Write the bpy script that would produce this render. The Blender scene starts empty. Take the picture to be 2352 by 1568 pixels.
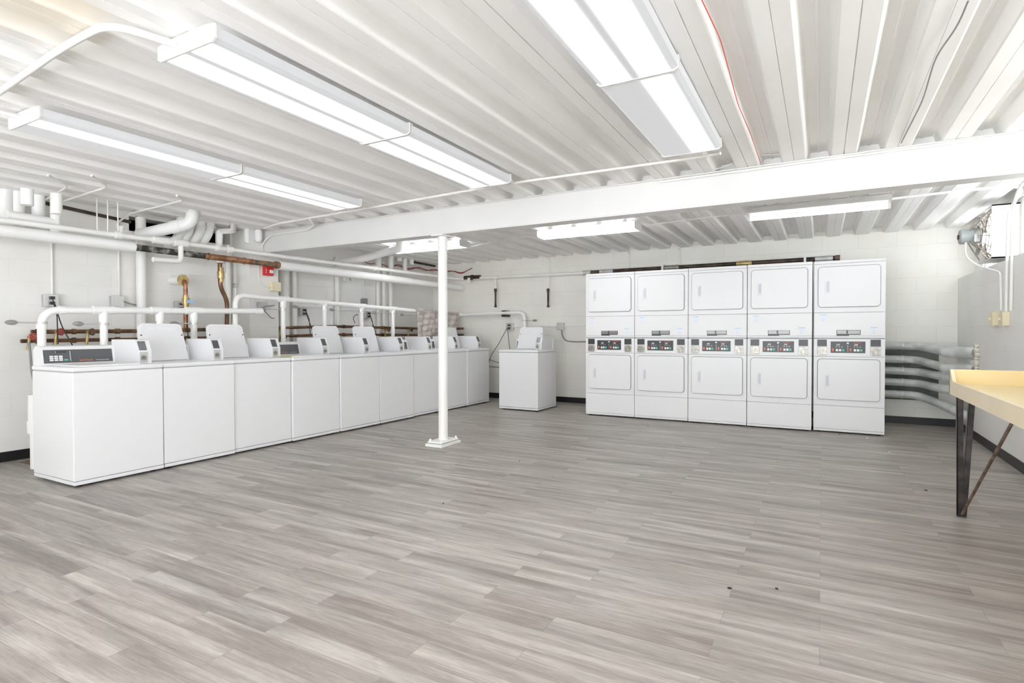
import bpy, bmesh, math, random
from mathutils import Vector, Matrix
random.seed(7)
PI = math.pi
C = bpy.context.scene.collection
scene = bpy.context.scene

# ------------------------------------------------------------------ camera
EYE = 1.13
FPX = 1292.43
yaw, pit, rol = (math.radians(a) for a in (28.8236, 0.866, -0.0852))
Fv = Vector((-math.sin(yaw)*math.cos(pit), math.cos(yaw)*math.cos(pit), -math.sin(pit)))
R0 = Vector((math.cos(yaw), math.sin(yaw), 0)); U0 = R0.cross(Fv)
Rv = R0*math.cos(rol)+U0*math.sin(rol); Uv = U0*math.cos(rol)-R0*math.sin(rol)
cam_data = bpy.data.cameras.new('camera'); cam = bpy.data.objects.new('camera', cam_data)
C.objects.link(cam); scene.camera = cam
m = Matrix((Rv, Uv, -Fv)).transposed().to_4x4(); m.translation = Vector((0, 0, EYE))
cam.matrix_world = m
cam_data.sensor_fit = 'HORIZONTAL'; cam_data.sensor_width = 36.0
cam_data.lens = 36.0*FPX/2352.0
cam_data.clip_start = 0.02; cam_data.clip_end = 100

def at(px, py, x=None, y=None, z=None):
    """point of the room seen at a pixel of the photo, on a plane x=, y= or z="""
    d = Fv+Rv*((px-1176)/FPX)-Uv*((py-784)/FPX)
    if x is not None: t = x/d.x
    elif y is not None: t = y/d.y
    else: t = (z-EYE)/d.z
    return Vector((0, 0, EYE))+d*t

# ------------------------------------------------------------------ world, exposure, lights
WORLD = 4.2          # sky
GROUND_FILL = 6.8         # added glow from below the horizon, lifts the ceiling
LENS = 4.5
w = bpy.data.worlds.new('world'); scene.world = w; w.use_nodes = True
bg = w.node_tree.nodes['Background']
wt = w.node_tree
wg = wt.nodes.new('ShaderNodeTexCoord'); wsp = wt.nodes.new('ShaderNodeSeparateXYZ'); wr = wt.nodes.new('ShaderNodeMapRange')
wt.links.new(wg.outputs['Generated'], wsp.inputs[0]); wt.links.new(wsp.outputs[2], wr.inputs['Value'])
wr.inputs['From Min'].default_value = -0.12; wr.inputs['From Max'].default_value = 0.08
wr.inputs['To Min'].default_value = GROUND_FILL; wr.inputs['To Max'].default_value = WORLD
wt.links.new(wr.outputs[0], bg.inputs[1]); bg.inputs[0].default_value = (0.93, 0.965, 1.0, 1)
vs = scene.view_settings
vs.view_transform = 'Standard'; vs.look = 'None'; vs.gamma = 1.0; vs.use_curve_mapping = False
vs.exposure = 0.98
scene.cycles.max_bounces = 16; scene.cycles.diffuse_bounces = 10

# ------------------------------------------------------------------ materials
def mat(name, col, rough=0.5, metal=0.0, coat=0.0, spec=0.5):
    mt = bpy.data.materials.new(name); mt.use_nodes = True
    b = mt.node_tree.nodes['Principled BSDF']
    b.inputs['Base Color'].default_value = (*col, 1); b.inputs['Roughness'].default_value = rough
    b.inputs['Metallic'].default_value = metal
    b.inputs['Coat Weight'].default_value = coat; b.inputs['Specular IOR Level'].default_value = spec
    return mt
def nd(mt, typ, **k):
    n = mt.node_tree.nodes.new(typ)
    for a, v in k.items(): setattr(n, a, v)
    return n
def lk(mt, a, b): mt.node_tree.links.new(a, b)
def noisy(name, c1, c2, scale, rough=0.5, metal=0.0, lo=0.4, hi=0.65, bump=0.0, stretch=(1, 1, 1), detail=4):
    mt = mat(name, c1, rough, metal)
    b = mt.node_tree.nodes['Principled BSDF']
    tc = nd(mt, 'ShaderNodeTexCoord'); mp = nd(mt, 'ShaderNodeMapping'); mp.inputs['Scale'].default_value = stretch
    n = nd(mt, 'ShaderNodeTexNoise'); n.inputs['Scale'].default_value = scale; n.inputs['Detail'].default_value = detail
    r = nd(mt, 'ShaderNodeValToRGB')
    r.color_ramp.elements[0].position = lo; r.color_ramp.elements[1].position = hi
    r.color_ramp.elements[0].color = (*c1, 1); r.color_ramp.elements[1].color = (*c2, 1)
    lk(mt, tc.outputs['Object'], mp.inputs[0]); lk(mt, mp.outputs[0], n.inputs['Vector'])
    lk(mt, n.outputs['Fac'], r.inputs[0]); lk(mt, r.outputs[0], b.inputs['Base Color'])
    if bump:
        bp = nd(mt, 'ShaderNodeBump'); bp.inputs['Strength'].default_value = bump; bp.inputs['Distance'].default_value = 0.01
        lk(mt, n.outputs['Fac'], bp.inputs['Height']); lk(mt, bp.outputs[0], b.inputs['Normal'])
    return mt

def block_mat(name, axis, col, mortar):
    """painted concrete block, 406 x 203 mm courses; axis = which world axis runs along the wall"""
    mt = mat(name, col, 0.55); b = mt.node_tree.nodes['Principled BSDF']
    tc = nd(mt, 'ShaderNodeNewGeometry'); sp = nd(mt, 'ShaderNodeSeparateXYZ'); cb = nd(mt, 'ShaderNodeCombineXYZ')
    lk(mt, tc.outputs['Position'], sp.inputs[0])
    lk(mt, sp.outputs[axis], cb.inputs[0]); lk(mt, sp.outputs[2], cb.inputs[1])
    br = nd(mt, 'ShaderNodeTexBrick'); br.offset = 0.5
    br.inputs['Scale'].default_value = 1.0; br.inputs['Brick Width'].default_value = 0.406
    br.inputs['Row Height'].default_value = 0.2; br.inputs['Mortar Size'].default_value = 0.004
    br.inputs['Mortar Smooth'].default_value = 0.6; br.inputs['Bias'].default_value = 0
    br.inputs['Color1'].default_value = (*col, 1); br.inputs['Color2'].default_value = (*[c*0.985 for c in col], 1)
    br.inputs['Mortar'].default_value = (*mortar, 1)
    lk(mt, cb.outputs[0], br.inputs['Vector'])
    n = nd(mt, 'ShaderNodeTexNoise'); n.inputs['Scale'].default_value = 1.3; n.inputs['Detail'].default_value = 6
    lk(mt, tc.outputs['Position'], n.inputs['Vector'])
    mx = nd(mt, 'ShaderNodeMix', data_type='RGBA', blend_type='MULTIPLY'); mx.inputs['Factor'].default_value = 1
    rr = nd(mt, 'ShaderNodeValToRGB'); rr.color_ramp.elements[0].position = 0.3; rr.color_ramp.elements[1].position = 0.6
    rr.color_ramp.elements[0].color = (0.93, 0.92, 0.9, 1); rr.color_ramp.elements[1].color = (1, 1, 1, 1)
    lk(mt, n.outputs['Fac'], rr.inputs[0]); lk(mt, br.outputs['Color'], mx.inputs['A']); lk(mt, rr.outputs[0], mx.inputs['B'])
    lk(mt, mx.outputs['Result'], b.inputs['Base Color'])
    n2 = nd(mt, 'ShaderNodeTexNoise'); n2.inputs['Scale'].default_value = 90; lk(mt, tc.outputs['Position'], n2.inputs['Vector'])
    ma = nd(mt, 'ShaderNodeMath', operation='MULTIPLY_ADD'); ma.inputs[1].default_value = -1.0
    m2 = nd(mt, 'ShaderNodeMath', operation='MULTIPLY'); m2.inputs[1].default_value = 0.12
    lk(mt, n2.outputs['Fac'], m2.inputs[0]); lk(mt, br.outputs['Fac'], ma.inputs[0]); lk(mt, m2.outputs[0], ma.inputs[2])
    bp = nd(mt, 'ShaderNodeBump'); bp.inputs['Strength'].default_value = 0.35; bp.inputs['Distance'].default_value = 0.004
    lk(mt, ma.outputs[0], bp.inputs['Height']); lk(mt, bp.outputs[0], b.inputs['Normal'])
    return mt

def floor_mat():
    mt = mat('vinyl_plank_floor', (0.5, 0.47, 0.44), 0.42); b = mt.node_tree.nodes['Principled BSDF']
    g = nd(mt, 'ShaderNodeNewGeometry')
    br = nd(mt, 'ShaderNodeTexBrick'); br.offset = 0.37; br.offset_frequency = 2; br.squash = 1
    br.inputs['Scale'].default_value = 1; br.inputs['Brick Width'].default_value = 0.92; br.inputs['Row Height'].default_value = 0.127
    br.inputs['Mortar Size'].default_value = 0.0006; br.inputs['Mortar Smooth'].default_value = 0.2; br.inputs['Bias'].default_value = 0
    br.inputs['Color1'].default_value = (0, 0, 0, 1); br.inputs['Color2'].default_value = (1, 1, 1, 1); br.inputs['Mortar'].default_value = (0.3, 0.3, 0.3, 1)
    lk(mt, g.outputs['Position'], br.inputs['Vector'])
    # per-plank shift of the grain
    sc = nd(mt, 'ShaderNodeVectorMath', operation='MULTIPLY'); sc.inputs[1].default_value = (1.1, 13.0, 1)
    lk(mt, g.outputs['Position'], sc.inputs[0])
    off = nd(mt, 'ShaderNodeVectorMath', operation='SCALE'); off.inputs['Scale'].default_value = 37.0
    lk(mt, br.outputs['Color'], off.inputs[0])
    ad = nd(mt, 'ShaderNodeVectorMath', operation='ADD'); lk(mt, sc.outputs[0], ad.inputs[0]); lk(mt, off.outputs[0], ad.inputs[1])
    n1 = nd(mt, 'ShaderNodeTexNoise'); n1.inputs['Scale'].default_value = 1.0; n1.inputs['Detail'].default_value = 5; n1.inputs['Distortion'].default_value = 0.6
    lk(mt, ad.outputs[0], n1.inputs['Vector'])
    sc2 = nd(mt, 'ShaderNodeVectorMath', operation='MULTIPLY'); sc2.inputs[1].default_value = (4.0, 12.0, 1)
    lk(mt, ad.outputs[0], sc2.inputs[0])
    n2 = nd(mt, 'ShaderNodeTexNoise'); n2.inputs['Scale'].default_value = 1.0; n2.inputs['Detail'].default_value = 6; n2.inputs['Distortion'].default_value = 1.2
    lk(mt, sc2.outputs[0], n2.inputs['Vector'])
    r1 = nd(mt, 'ShaderNodeValToRGB'); e = r1.color_ramp.elements
    e[0].position = 0.32; e[0].color = (0.245, 0.222, 0.203, 1)
    e[1].position = 0.68; e[1].color = (0.50, 0.478, 0.447, 1)
    k = e.new(0.44); k.color = (0.325, 0.30, 0.278, 1)
    k = e.new(0.53); k.color = (0.375, 0.353, 0.328, 1)
    lk(mt, n1.outputs['Fac'], r1.inputs[0])
    # plank tone
    pt = nd(mt, 'ShaderNodeMapRange'); pt.inputs['To Min'].default_value = 0.95; pt.inputs['To Max'].default_value = 1.09
    sx = nd(mt, 'ShaderNodeSeparateColor'); lk(mt, br.outputs['Color'], sx.inputs[0]); lk(mt, sx.outputs[0], pt.inputs['Value'])
    gr = nd(mt, 'ShaderNodeMapRange'); gr.inputs['From Min'].default_value = 0.3; gr.inputs['From Max'].default_value = 0.7
    gr.inputs['To Min'].default_value = 0.80; gr.inputs['To Max'].default_value = 1.12
    lk(mt, n2.outputs['Fac'], gr.inputs['Value'])
    mu = nd(mt, 'ShaderNodeMath', operation='MULTIPLY'); lk(mt, pt.outputs[0], mu.inputs[0]); lk(mt, gr.outputs[0], mu.inputs[1])
    vm = nd(mt, 'ShaderNodeVectorMath', operation='SCALE'); lk(mt, r1.outputs[0], vm.inputs[0]); lk(mt, mu.outputs[0], vm.inputs['Scale'])
    # faint warm / cool patches
    n3 = nd(mt, 'ShaderNodeTexNoise'); n3.inputs['Scale'].default_value = 0.35; lk(mt, ad.outputs[0], n3.inputs['Vector'])
    r3 = nd(mt, 'ShaderNodeValToRGB'); r3.color_ramp.elements[0].position = 0.35; r3.color_ramp.elements[1].position = 0.65
    r3.color_ramp.elements[0].color = (1.0, 0.985, 0.965, 1); r3.color_ramp.elements[1].color = (1.0, 0.965, 0.94, 1)
    lk(mt, n3.outputs['Fac'], r3.inputs[0])
    mx = nd(mt, 'ShaderNodeMix', data_type='RGBA', blend_type='MULTIPLY'); mx.inputs['Factor'].default_value = 1
    lk(mt, vm.outputs[0], mx.inputs['A']); lk(mt, r3.outputs[0], mx.inputs['B'])
    n4 = nd(mt, 'ShaderNodeTexNoise'); n4.inputs['Scale'].default_value = 1.0; n4.inputs['Detail'].default_value = 7; n4.inputs['Roughness'].default_value = 0.65; n4.inputs['Distortion'].default_value = 1.5
    sc4 = nd(mt, 'ShaderNodeVectorMath', operation='MULTIPLY'); sc4.inputs[1].default_value = (6.0, 2.2, 1); lk(mt, ad.outputs[0], sc4.inputs[0]); lk(mt, sc4.outputs[0], n4.inputs['Vector'])
    r4 = nd(mt, 'ShaderNodeMapRange'); r4.inputs['From Min'].default_value = 0.3; r4.inputs['From Max'].default_value = 0.7; r4.inputs['To Min'].default_value = 0.86; r4.inputs['To Max'].default_value = 1.10
    lk(mt, n4.outputs['Fac'], r4.inputs['Value'])
    mu2 = nd(mt, 'ShaderNodeMath', operation='MULTIPLY'); lk(mt, mu.outputs[0], mu2.inputs[0]); lk(mt, r4.outputs[0], mu2.inputs[1]); lk(mt, mu2.outputs[0], vm.inputs['Scale'])
    # joint
    mj = nd(mt, 'ShaderNodeMix', data_type='RGBA'); lk(mt, br.outputs['Fac'], mj.inputs['Factor'])
    lk(mt, mx.outputs['Result'], mj.inputs['A']); mj.inputs['B'].default_value = (0.17, 0.16, 0.145, 1)
    lk(mt, mj.outputs['Result'], b.inputs['Base Color'])
    bp = nd(mt, 'ShaderNodeBump'); bp.inputs['Strength'].default_value = 0.15; bp.inputs['Distance'].default_value = 0.002
    lk(mt, n2.outputs['Fac'], bp.inputs['Height']); lk(mt, bp.outputs[0], b.inputs['Normal'])
    return mt

def lens_mat(name, tubes, base, peak):
    """acrylic diffuser, glow of its unmodelled tubes painted into the emission; tubes = positions across the lens (object x, m)"""
    mt = bpy.data.materials.new(name); mt.use_nodes = True
    b = mt.node_tree.nodes['Principled BSDF']; b.inputs['Base Color'].default_value = (0.28, 0.28, 0.29, 1); b.inputs['Roughness'].default_value = 0.4
    tc = nd(mt, 'ShaderNodeTexCoord'); sp = nd(mt, 'ShaderNodeSeparateXYZ'); lk(mt, tc.outputs['Object'], sp.inputs[0])
    acc = None
    for t in tubes:
        s = nd(mt, 'ShaderNodeMath', operation='SUBTRACT'); lk(mt, sp.outputs[0], s.inputs[0]); s.inputs[1].default_value = t
        a = nd(mt, 'ShaderNodeMath', operation='ABSOLUTE'); lk(mt, s.outputs[0], a.inputs[0])
        r = nd(mt, 'ShaderNodeMapRange', interpolation_type='SMOOTHERSTEP')
        r.inputs['From Min'].default_value = 0.01; r.inputs['From Max'].default_value = 0.086
        r.inputs['To Min'].default_value = peak; r.inputs['To Max'].default_value = 0
        lk(mt, a.outputs[0], r.inputs['Value'])
        if acc is None: acc = r.outputs[0]
        else:
            ad = nd(mt, 'ShaderNodeMath', operation='ADD'); lk(mt, acc, ad.inputs[0]); lk(mt, r.outputs[0], ad.inputs[1]); acc = ad.outputs[0]
    ad = nd(mt, 'ShaderNodeMath', operation='ADD'); ad.inputs[1].default_value = base
    if acc is not None: lk(mt, acc, ad.inputs[0])
    lk(mt, ad.outputs[0], b.inputs['Emission Strength']); b.inputs['Emission Color'].default_value = (0.97, 0.985, 1, 1)
    return mt

M = {}
M['floor'] = floor_mat()
M['wall_l'] = block_mat('painted_block_left', 1, (0.87, 0.865, 0.845), (0.855, 0.85, 0.825))
M['wall_b'] = block_mat('painted_block_back', 0, (0.87, 0.86, 0.815), (0.81, 0.80, 0.75))
M['deck'] = noisy('deck_paint', (0.86, 0.85, 0.835), (0.89, 0.885, 0.87), 1.5, 0.45, bump=0.05)
def stain(mt, cx_, cy_, rad, col):
    b = mt.node_tree.nodes['Principled BSDF']; src = b.inputs['Base Color'].links[0].from_socket
    g = nd(mt, 'ShaderNodeNewGeometry'); v_ = nd(mt, 'ShaderNodeVectorMath', operation='DISTANCE'); v_.inputs[1].default_value = (cx_, cy_, 2.40)
    n = nd(mt, 'ShaderNodeTexNoise'); n.inputs['Scale'].default_value = 2.5; n.inputs['Detail'].default_value = 5
    lk(mt, g.outputs['Position'], v_.inputs[0]); lk(mt, g.outputs['Position'], n.inputs['Vector'])
    a = nd(mt, 'ShaderNodeMath', operation='MULTIPLY_ADD'); a.inputs[1].default_value = 0.9*rad; lk(mt, n.outputs['Fac'], a.inputs[0]); lk(mt, v_.outputs['Value'], a.inputs[2])
    r = nd(mt, 'ShaderNodeMapRange'); r.inputs['From Min'].default_value = rad*0.8; r.inputs['From Max'].default_value = rad*1.5; r.inputs['To Min'].default_value = 0.8; r.inputs['To Max'].default_value = 0
    lk(mt, a.outputs[0], r.inputs['Value'])
    mx = nd(mt, 'ShaderNodeMix', data_type='RGBA', blend_type='MULTIPLY'); lk(mt, r.outputs[0], mx.inputs['Factor']); lk(mt, src, mx.inputs['A']); mx.inputs['B'].default_value = (*col, 1)
    lk(mt, mx.outputs['Result'], b.inputs['Base Color'])
_p = at(90, 20, z=2.4); stain(M['deck'], _p.x, _p.y, 0.30, (0.92, 0.84, 0.70))
M['beam'] = noisy('beam_paint', (0.70, 0.695, 0.68), (0.74, 0.735, 0.72), 1.5, 0.4)
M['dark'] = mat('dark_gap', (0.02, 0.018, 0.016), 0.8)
M['black'] = mat('black_vinyl', (0.012, 0.012, 0.013), 0.35)
M['enamel'] = mat('white_enamel', (0.79, 0.79, 0.80), 0.42, coat=0.06)
M['enamel2'] = mat('white_enamel_matte', (0.76, 0.76, 0.775), 0.4)
M['seam'] = mat('seam_grey', (0.42, 0.42, 0.43), 0.6)
M['gasket'] = mat('gasket_grey', (0.07, 0.07, 0.075), 0.6)
M['panel'] = mat('panel_charcoal', (0.085, 0.088, 0.095), 0.28, coat=0.3)
M['panel2'] = mat('panel_graphite', (0.045, 0.045, 0.048), 0.35)
M['steel'] = noisy('brushed_steel', (0.26, 0.245, 0.22), (0.42, 0.40, 0.36), 30, 0.35, 0.6)
M['silver'] = mat('pale_metal', (0.62, 0.62, 0.60), 0.35, 0.6)
M['zinc'] = noisy('zinc_box', (0.50, 0.51, 0.51), (0.66, 0.67, 0.67), 14, 0.45, 0.5)
M['white'] = mat('white_mark', (0.85, 0.85, 0.85), 0.5)
M['red'] = mat('red_mark', (0.72, 0.10, 0.07), 0.5)
M['orange'] = mat('orange_mark', (0.75, 0.22, 0.12), 0.5)
M['green'] = mat('green_mark', (0.10, 0.55, 0.40), 0.5)
M['blue'] = mat('pale_blue_print', (0.42, 0.60, 0.85), 0.6)
M['paleblue'] = mat('sticker_film', (0.72, 0.78, 0.86), 0.5)
M['pipe'] = noisy('painted_pipe', (0.84, 0.83, 0.80), (0.87, 0.87, 0.85), 3, 0.4)
M['pvc'] = mat('white_pvc', (0.87, 0.87, 0.855), 0.35)
M['wrap'] = noisy('pipe_wrap', (0.85, 0.85, 0.83), (0.87, 0.87, 0.86), 5, 0.5, bump=0.15)
M['jacket'] = noisy('insulation_jacket', (0.50, 0.52, 0.50), (0.72, 0.73, 0.71), 6, 0.28, bump=0.35)
M['copper'] = noisy('aged_copper', (0.085, 0.05, 0.032), (0.26, 0.135, 0.075), 9, 0.42, 0.5, 0.35, 0.65)
M['copper2'] = noisy('bright_copper', (0.26, 0.115, 0.055), (0.52, 0.28, 0.17), 12, 0.35, 0.6)
M['iron'] = noisy('dark_iron', (0.04, 0.028, 0.022), (0.10, 0.07, 0.055), 8, 0.5, 0.4)
M['grimy'] = noisy('grimy_pipe', (0.035, 0.038, 0.032), (0.42, 0.41, 0.36), 16, 0.6, 0.2, 0.5, 0.72)
M['rust'] = noisy('rusty_pipe', (0.13, 0.11, 0.09), (0.38, 0.20, 0.10), 11, 0.6, 0.3)
M['brass'] = noisy('brass', (0.42, 0.30, 0.12), (0.62, 0.50, 0.27), 16, 0.35, 0.6)
M['cable'] = mat('black_cable', (0.03, 0.03, 0.03), 0.5)
M['greycable'] = mat('grey_cable', (0.28, 0.28, 0.27), 0.5)
M['redcable'] = mat('dark_red_cable', (0.32, 0.03, 0.025), 0.5)
M['redplastic'] = mat('alarm_red', (0.62, 0.03, 0.03), 0.35)
M['wheelred'] = noisy('worn_red_paint', (0.30, 0.03, 0.03), (0.50, 0.10, 0.09), 60, 0.6)
M['ivory'] = mat('ivory_plastic', (0.78, 0.70, 0.50), 0.45)
M['lamp_housing'] = mat('lamp_housing', (0.68, 0.67, 0.655), 0.4)
M['table_top'] = noisy('yellow_laminate', (0.76, 0.60, 0.30), (0.80, 0.65, 0.36), 2, 0.33)
M['table_side'] = noisy('cream_edge', (0.76, 0.64, 0.44), (0.80, 0.69, 0.50), 2, 0.45)
M['fan_grey'] = mat('motor_grey', (0.40, 0.43, 0.43), 0.5)
M['wire'] = mat('guard_wire', (0.38, 0.35, 0.31), 0.45, 0.3)
M['blade'] = mat('dusty_blade', (0.38, 0.34, 0.30), 0.6)
M['plaster'] = noisy('plaster_crumbs', (0.72, 0.70, 0.60), (0.85, 0.84, 0.78), 20, 0.8, bump=0.5)
M['frame'] = mat('window_frame', (0.85, 0.86, 0.86), 0.4)
M['lint'] = noisy('grey_lint', (0.18, 0.18, 0.20), (0.36, 0.36, 0.38), 60, 0.95)
M['panelgreen'] = noisy('dark_green_grey', (0.10, 0.105, 0.09), (0.17, 0.175, 0.155), 5, 0.7)
M['lens2'] = lens_mat('lens_two_tubes', (-0.088, 0.088), 0.20, 2.4)
M['lens1'] = lens_mat('lens_one_tube', (0.08,), 0.22, 2.4)
M['lens0'] = lens_mat('lens_narrow', (0.0,), 3.5, 3.0)
M['tube'] = lens_mat('fluorescent_tube', (), 4.5, 0)
gl = mat('window_glass', (0.9, 0.95, 0.95), 0.0)
gl.node_tree.nodes['Principled BSDF'].inputs['Alpha'].default_value = 0.12
M['glass'] = gl
# wrinkled translucent sheet
sh = mat('plastic_sheet', (0.62, 0.50, 0.46), 0.35); b = sh.node_tree.nodes['Principled BSDF']
b.inputs['Alpha'].default_value = 0.62
n = nd(sh, 'ShaderNodeTexNoise'); n.inputs['Scale'].default_value = 6; n.inputs['Detail'].default_value = 8
tc = nd(sh, 'ShaderNodeTexCoord'); mp = nd(sh, 'ShaderNodeMapping'); mp.inputs['Scale'].default_value = (1, 1, 5)
lk(sh, tc.outputs['Object'], mp.inputs[0]); lk(sh, mp.outputs[0], n.inputs['Vector'])
r = nd(sh, 'ShaderNodeValToRGB'); r.color_ramp.elements[0].position = 0.38; r.color_ramp.elements[1].position = 0.62
r.color_ramp.elements[0].color = (0.56, 0.49, 0.45, 1); r.color_ramp.elements[1].color = (0.76, 0.70, 0.66, 1)
lk(sh, n.outputs['Fac'], r.inputs[0]); lk(sh, r.outputs[0], b.inputs['Base Color'])
bp = nd(sh, 'ShaderNodeBump'); bp.inputs['Strength'].default_value = 0.6; lk(sh, n.outputs['Fac'], bp.inputs['Height']); lk(sh, bp.outputs[0], b.inputs['Normal'])
M['sheet'] = sh

# ------------------------------------------------------------------ mesh builder
class MB:
    def __init__(s): s.v = []; s.f = []; s.sm = []
    def add(s, vs, fs, smooth=False):
        o = len(s.v); s.v += [Vector(p) for p in vs]
        for f in fs: s.f.append([o+i for i in f]); s.sm.append(smooth)
        return s
    def box(s, x0, x1, y0, y1, z0, z1):
        x0, x1 = sorted((x0, x1)); y0, y1 = sorted((y0, y1)); z0, z1 = sorted((z0, z1))
        v = [(x0, y0, z0), (x1, y0, z0), (x1, y1, z0), (x0, y1, z0), (x0, y0, z1), (x1, y0, z1), (x1, y1, z1), (x0, y1, z1)]
        return s.add(v, [(0, 3, 2, 1), (4, 5, 6, 7), (0, 1, 5, 4), (1, 2, 6, 5), (2, 3, 7, 6), (3, 0, 4, 7)])
    def prism(s, pts, axis, a, b, smooth=False):
        """pts: 2D outline, extruded along axis 0/1/2 from a to b (pts fill the other two axes in order)"""
        def p3(p, t):
            q = [0, 0, 0]; o = [i for i in range(3) if i != axis]
            q[axis] = t; q[o[0]] = p[0]; q[o[1]] = p[1]; return q
        n = len(pts)
        v = [p3(p, a) for p in pts]+[p3(p, b) for p in pts]
        f = [list(range(n))[::-1], [n+i for i in range(n)]]
        s.add(v, f)
        s.add(v, [(i, (i+1) % n, n+(i+1) % n, n+i) for i in range(n)], smooth)
        return s
    def rrect(s, x0, x1, z0, z1, y0, y1, r, seg=6):
        """rounded rectangle in x-z, from y0 to y1"""
        pts = []
        for cx, cz, a0 in ((x1-r, z1-r, 0), (x0+r, z1-r, 90), (x0+r, z0+r, 180), (x1-r, z0+r, 270)):
            for i in range(seg+1):
                a = math.radians(a0+90*i/seg); pts.append((cx+r*math.cos(a), cz+r*math.sin(a)))
        return s.prism(pts, 1, y0, y1)
    def cyl(s, p0, p1, r0, r1=None, n=16, cap=True):
        r1 = r0 if r1 is None else r1
        p0 = Vector(p0); p1 = Vector(p1); d = (p1-p0).normalized()
        a = d.orthogonal().normalized(); b = d.cross(a)
        v = []
        for p, r in ((p0, r0), (p1, r1)):
            v += [p+(a*math.cos(2*PI*i/n)+b*math.sin(2*PI*i/n))*r for i in range(n)]
        s.add(v, [(i, (i+1) % n, n+(i+1) % n, n+i) for i in range(n)], True)
        if cap: s.add(v, [list(range(n))[::-1], [n+i for i in range(n)]])
        return s
    def tube(s, pts, r, bend=0.0, n=12, seg=6, cap=True):
        pts = [Vector(p) for p in pts]; path = [pts[0]]
        for i in range(1, len(pts)-1):
            p = pts[i]; a = pts[i-1]-p; b = pts[i+1]-p
            q = min(bend, a.length*0.48, b.length*0.48)
            if q < 1e-4: path.append(p); continue
            A = p+a.normalized()*q; B = p+b.normalized()*q
            for k in range(seg+1):
                t = k/seg; path.append(A*(1-t)**2+p*2*t*(1-t)+B*t*t)
        path.append(pts[-1])
        d = (path[1]-path[0]).normalized(); up = d.orthogonal().normalized(); v = []
        for i, p in enumerate(path):
            if i == 0: t = path[1]-p
            elif i == len(path)-1: t = p-path[i-1]
            else: t = (path[i+1]-p).normalized()+(p-path[i-1]).normalized()
            t.normalize(); up = (up-t*up.dot(t)).normalized(); bb = t.cross(up)
            v += [p+(up*math.cos(2*PI*k/n)+bb*math.sin(2*PI*k/n))*r for k in range(n)]
        f = []
        for i in range(len(path)-1):
            for k in range(n): f.append((i*n+k, i*n+(k+1) % n, (i+1)*n+(k+1) % n, (i+1)*n+k))
        s.add(v, f, True)
        if cap: L = (len(path)-1)*n; s.add(v, [list(range(n))[::-1], [L+k for k in range(n)]])
        return s
    def xf(s, mtx): s.v = [mtx @ p for p in s.v]; return s

def mesh_of(name, mb):
    me = bpy.data.meshes.new(name); me.from_pydata([tuple(p) for p in mb.v], [], mb.f); me.update()
    me.polygons.foreach_set('use_smooth', mb.sm)
    bm = bmesh.new(); bm.from_mesh(me); bmesh.ops.recalc_face_normals(bm, faces=bm.faces); bm.to_mesh(me); bm.free()
    return me

def obj(name, mb, mt, parent=None, world=False, bevel=0, bseg=2, label=None):
    """one mesh object. without parent: geometry in world coords, origin moved to its base.
    with parent: local to the parent, or world coords if world=True (parent unrotated at loc)"""
    if parent is None:
        if mb.v:
            lo = Vector([min(p[i] for p in mb.v) for i in range(3)]); hi = Vector([max(p[i] for p in mb.v) for i in range(3)])
            o0 = Vector(((lo.x+hi.x)/2, (lo.y+hi.y)/2, lo.z))
        mb.v = [p-o0 for p in mb.v]
    elif world:
        o0 = Vector(parent.location); pp = parent.parent
        while pp: o0 += pp.location; pp = pp.parent
        mb.v = [p-o0 for p in mb.v]
    me = mesh_of(name, mb); me.materials.append(M[mt] if isinstance(mt, str) else mt)
    o = bpy.data.objects.new(name, me); C.objects.link(o)
    if parent is None: o.location = o0
    else: o.parent = parent
    if bevel:
        bv = o.modifiers.new('bevel', 'BEVEL'); bv.width = bevel; bv.segments = bseg; bv.limit_method = 'ANGLE'; bv.angle_limit = math.radians(40)
        for p in me.polygons: pass
    if label: o['label'] = label
    return o
def tag(o, label, cat, group=None):
    o['label'] = label; o['category'] = cat
    if group: o['group'] = group
    return o
def thing(name, label, cat, loc=(0, 0, 0), rz=0, group=None):
    o = bpy.data.objects.new(name, None); C.objects.link(o); o.empty_display_size = 0.1
    o.location = loc; o.rotation_euler = (0, 0, rz)
    return tag(o, label, cat, group)
def struct(name, mb, mt, parent=None):
    o = obj(name, mb, mt, parent, world=parent is not None)
    if parent is None: o['kind'] = 'structure'
    return o
def dup(root, loc, rz, label, parent=None):
    def cp(o, par):
        c = o.copy(); C.objects.link(c); c.parent = par
        for ch in list(o.children): cp(ch, c)
        return c
    kids = [c for c in root.children]
    r = root.copy(); C.objects.link(r); r.location = loc; r.rotation_euler = (0, 0, rz); r['label'] = label
    for k in kids: cp(k, r)
    return r
def text_mb(body, size, ital=0.0, bold=False):
    cu = bpy.data.curves.new('lettering', 'FONT'); cu.body = body; cu.size = size; cu.extrude = 0.0004; cu.shear = ital
    if bold: cu.offset = size*0.02
    cu.resolution_u = 2
    t = bpy.data.objects.new('lettering', cu); C.objects.link(t)
    dg = bpy.context.evaluated_depsgraph_get(); dg.update()
    me = bpy.data.meshes.new_from_object(t.evaluated_get(dg))
    mb = MB(); mb.add([v.co for v in me.vertices], [list(p.vertices) for p in me.polygons])
    bpy.data.objects.remove(t); bpy.data.meshes.remove(me); bpy.data.curves.remove(cu)
    return mb   # lies in x-y, starts at 0,0
FRONT = Matrix(((1, 0, 0, 0), (0, 0, -1, 0), (0, 1, 0, 0), (0, 0, 0, 1)))  # x-y text -> x-z, facing -y

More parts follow.
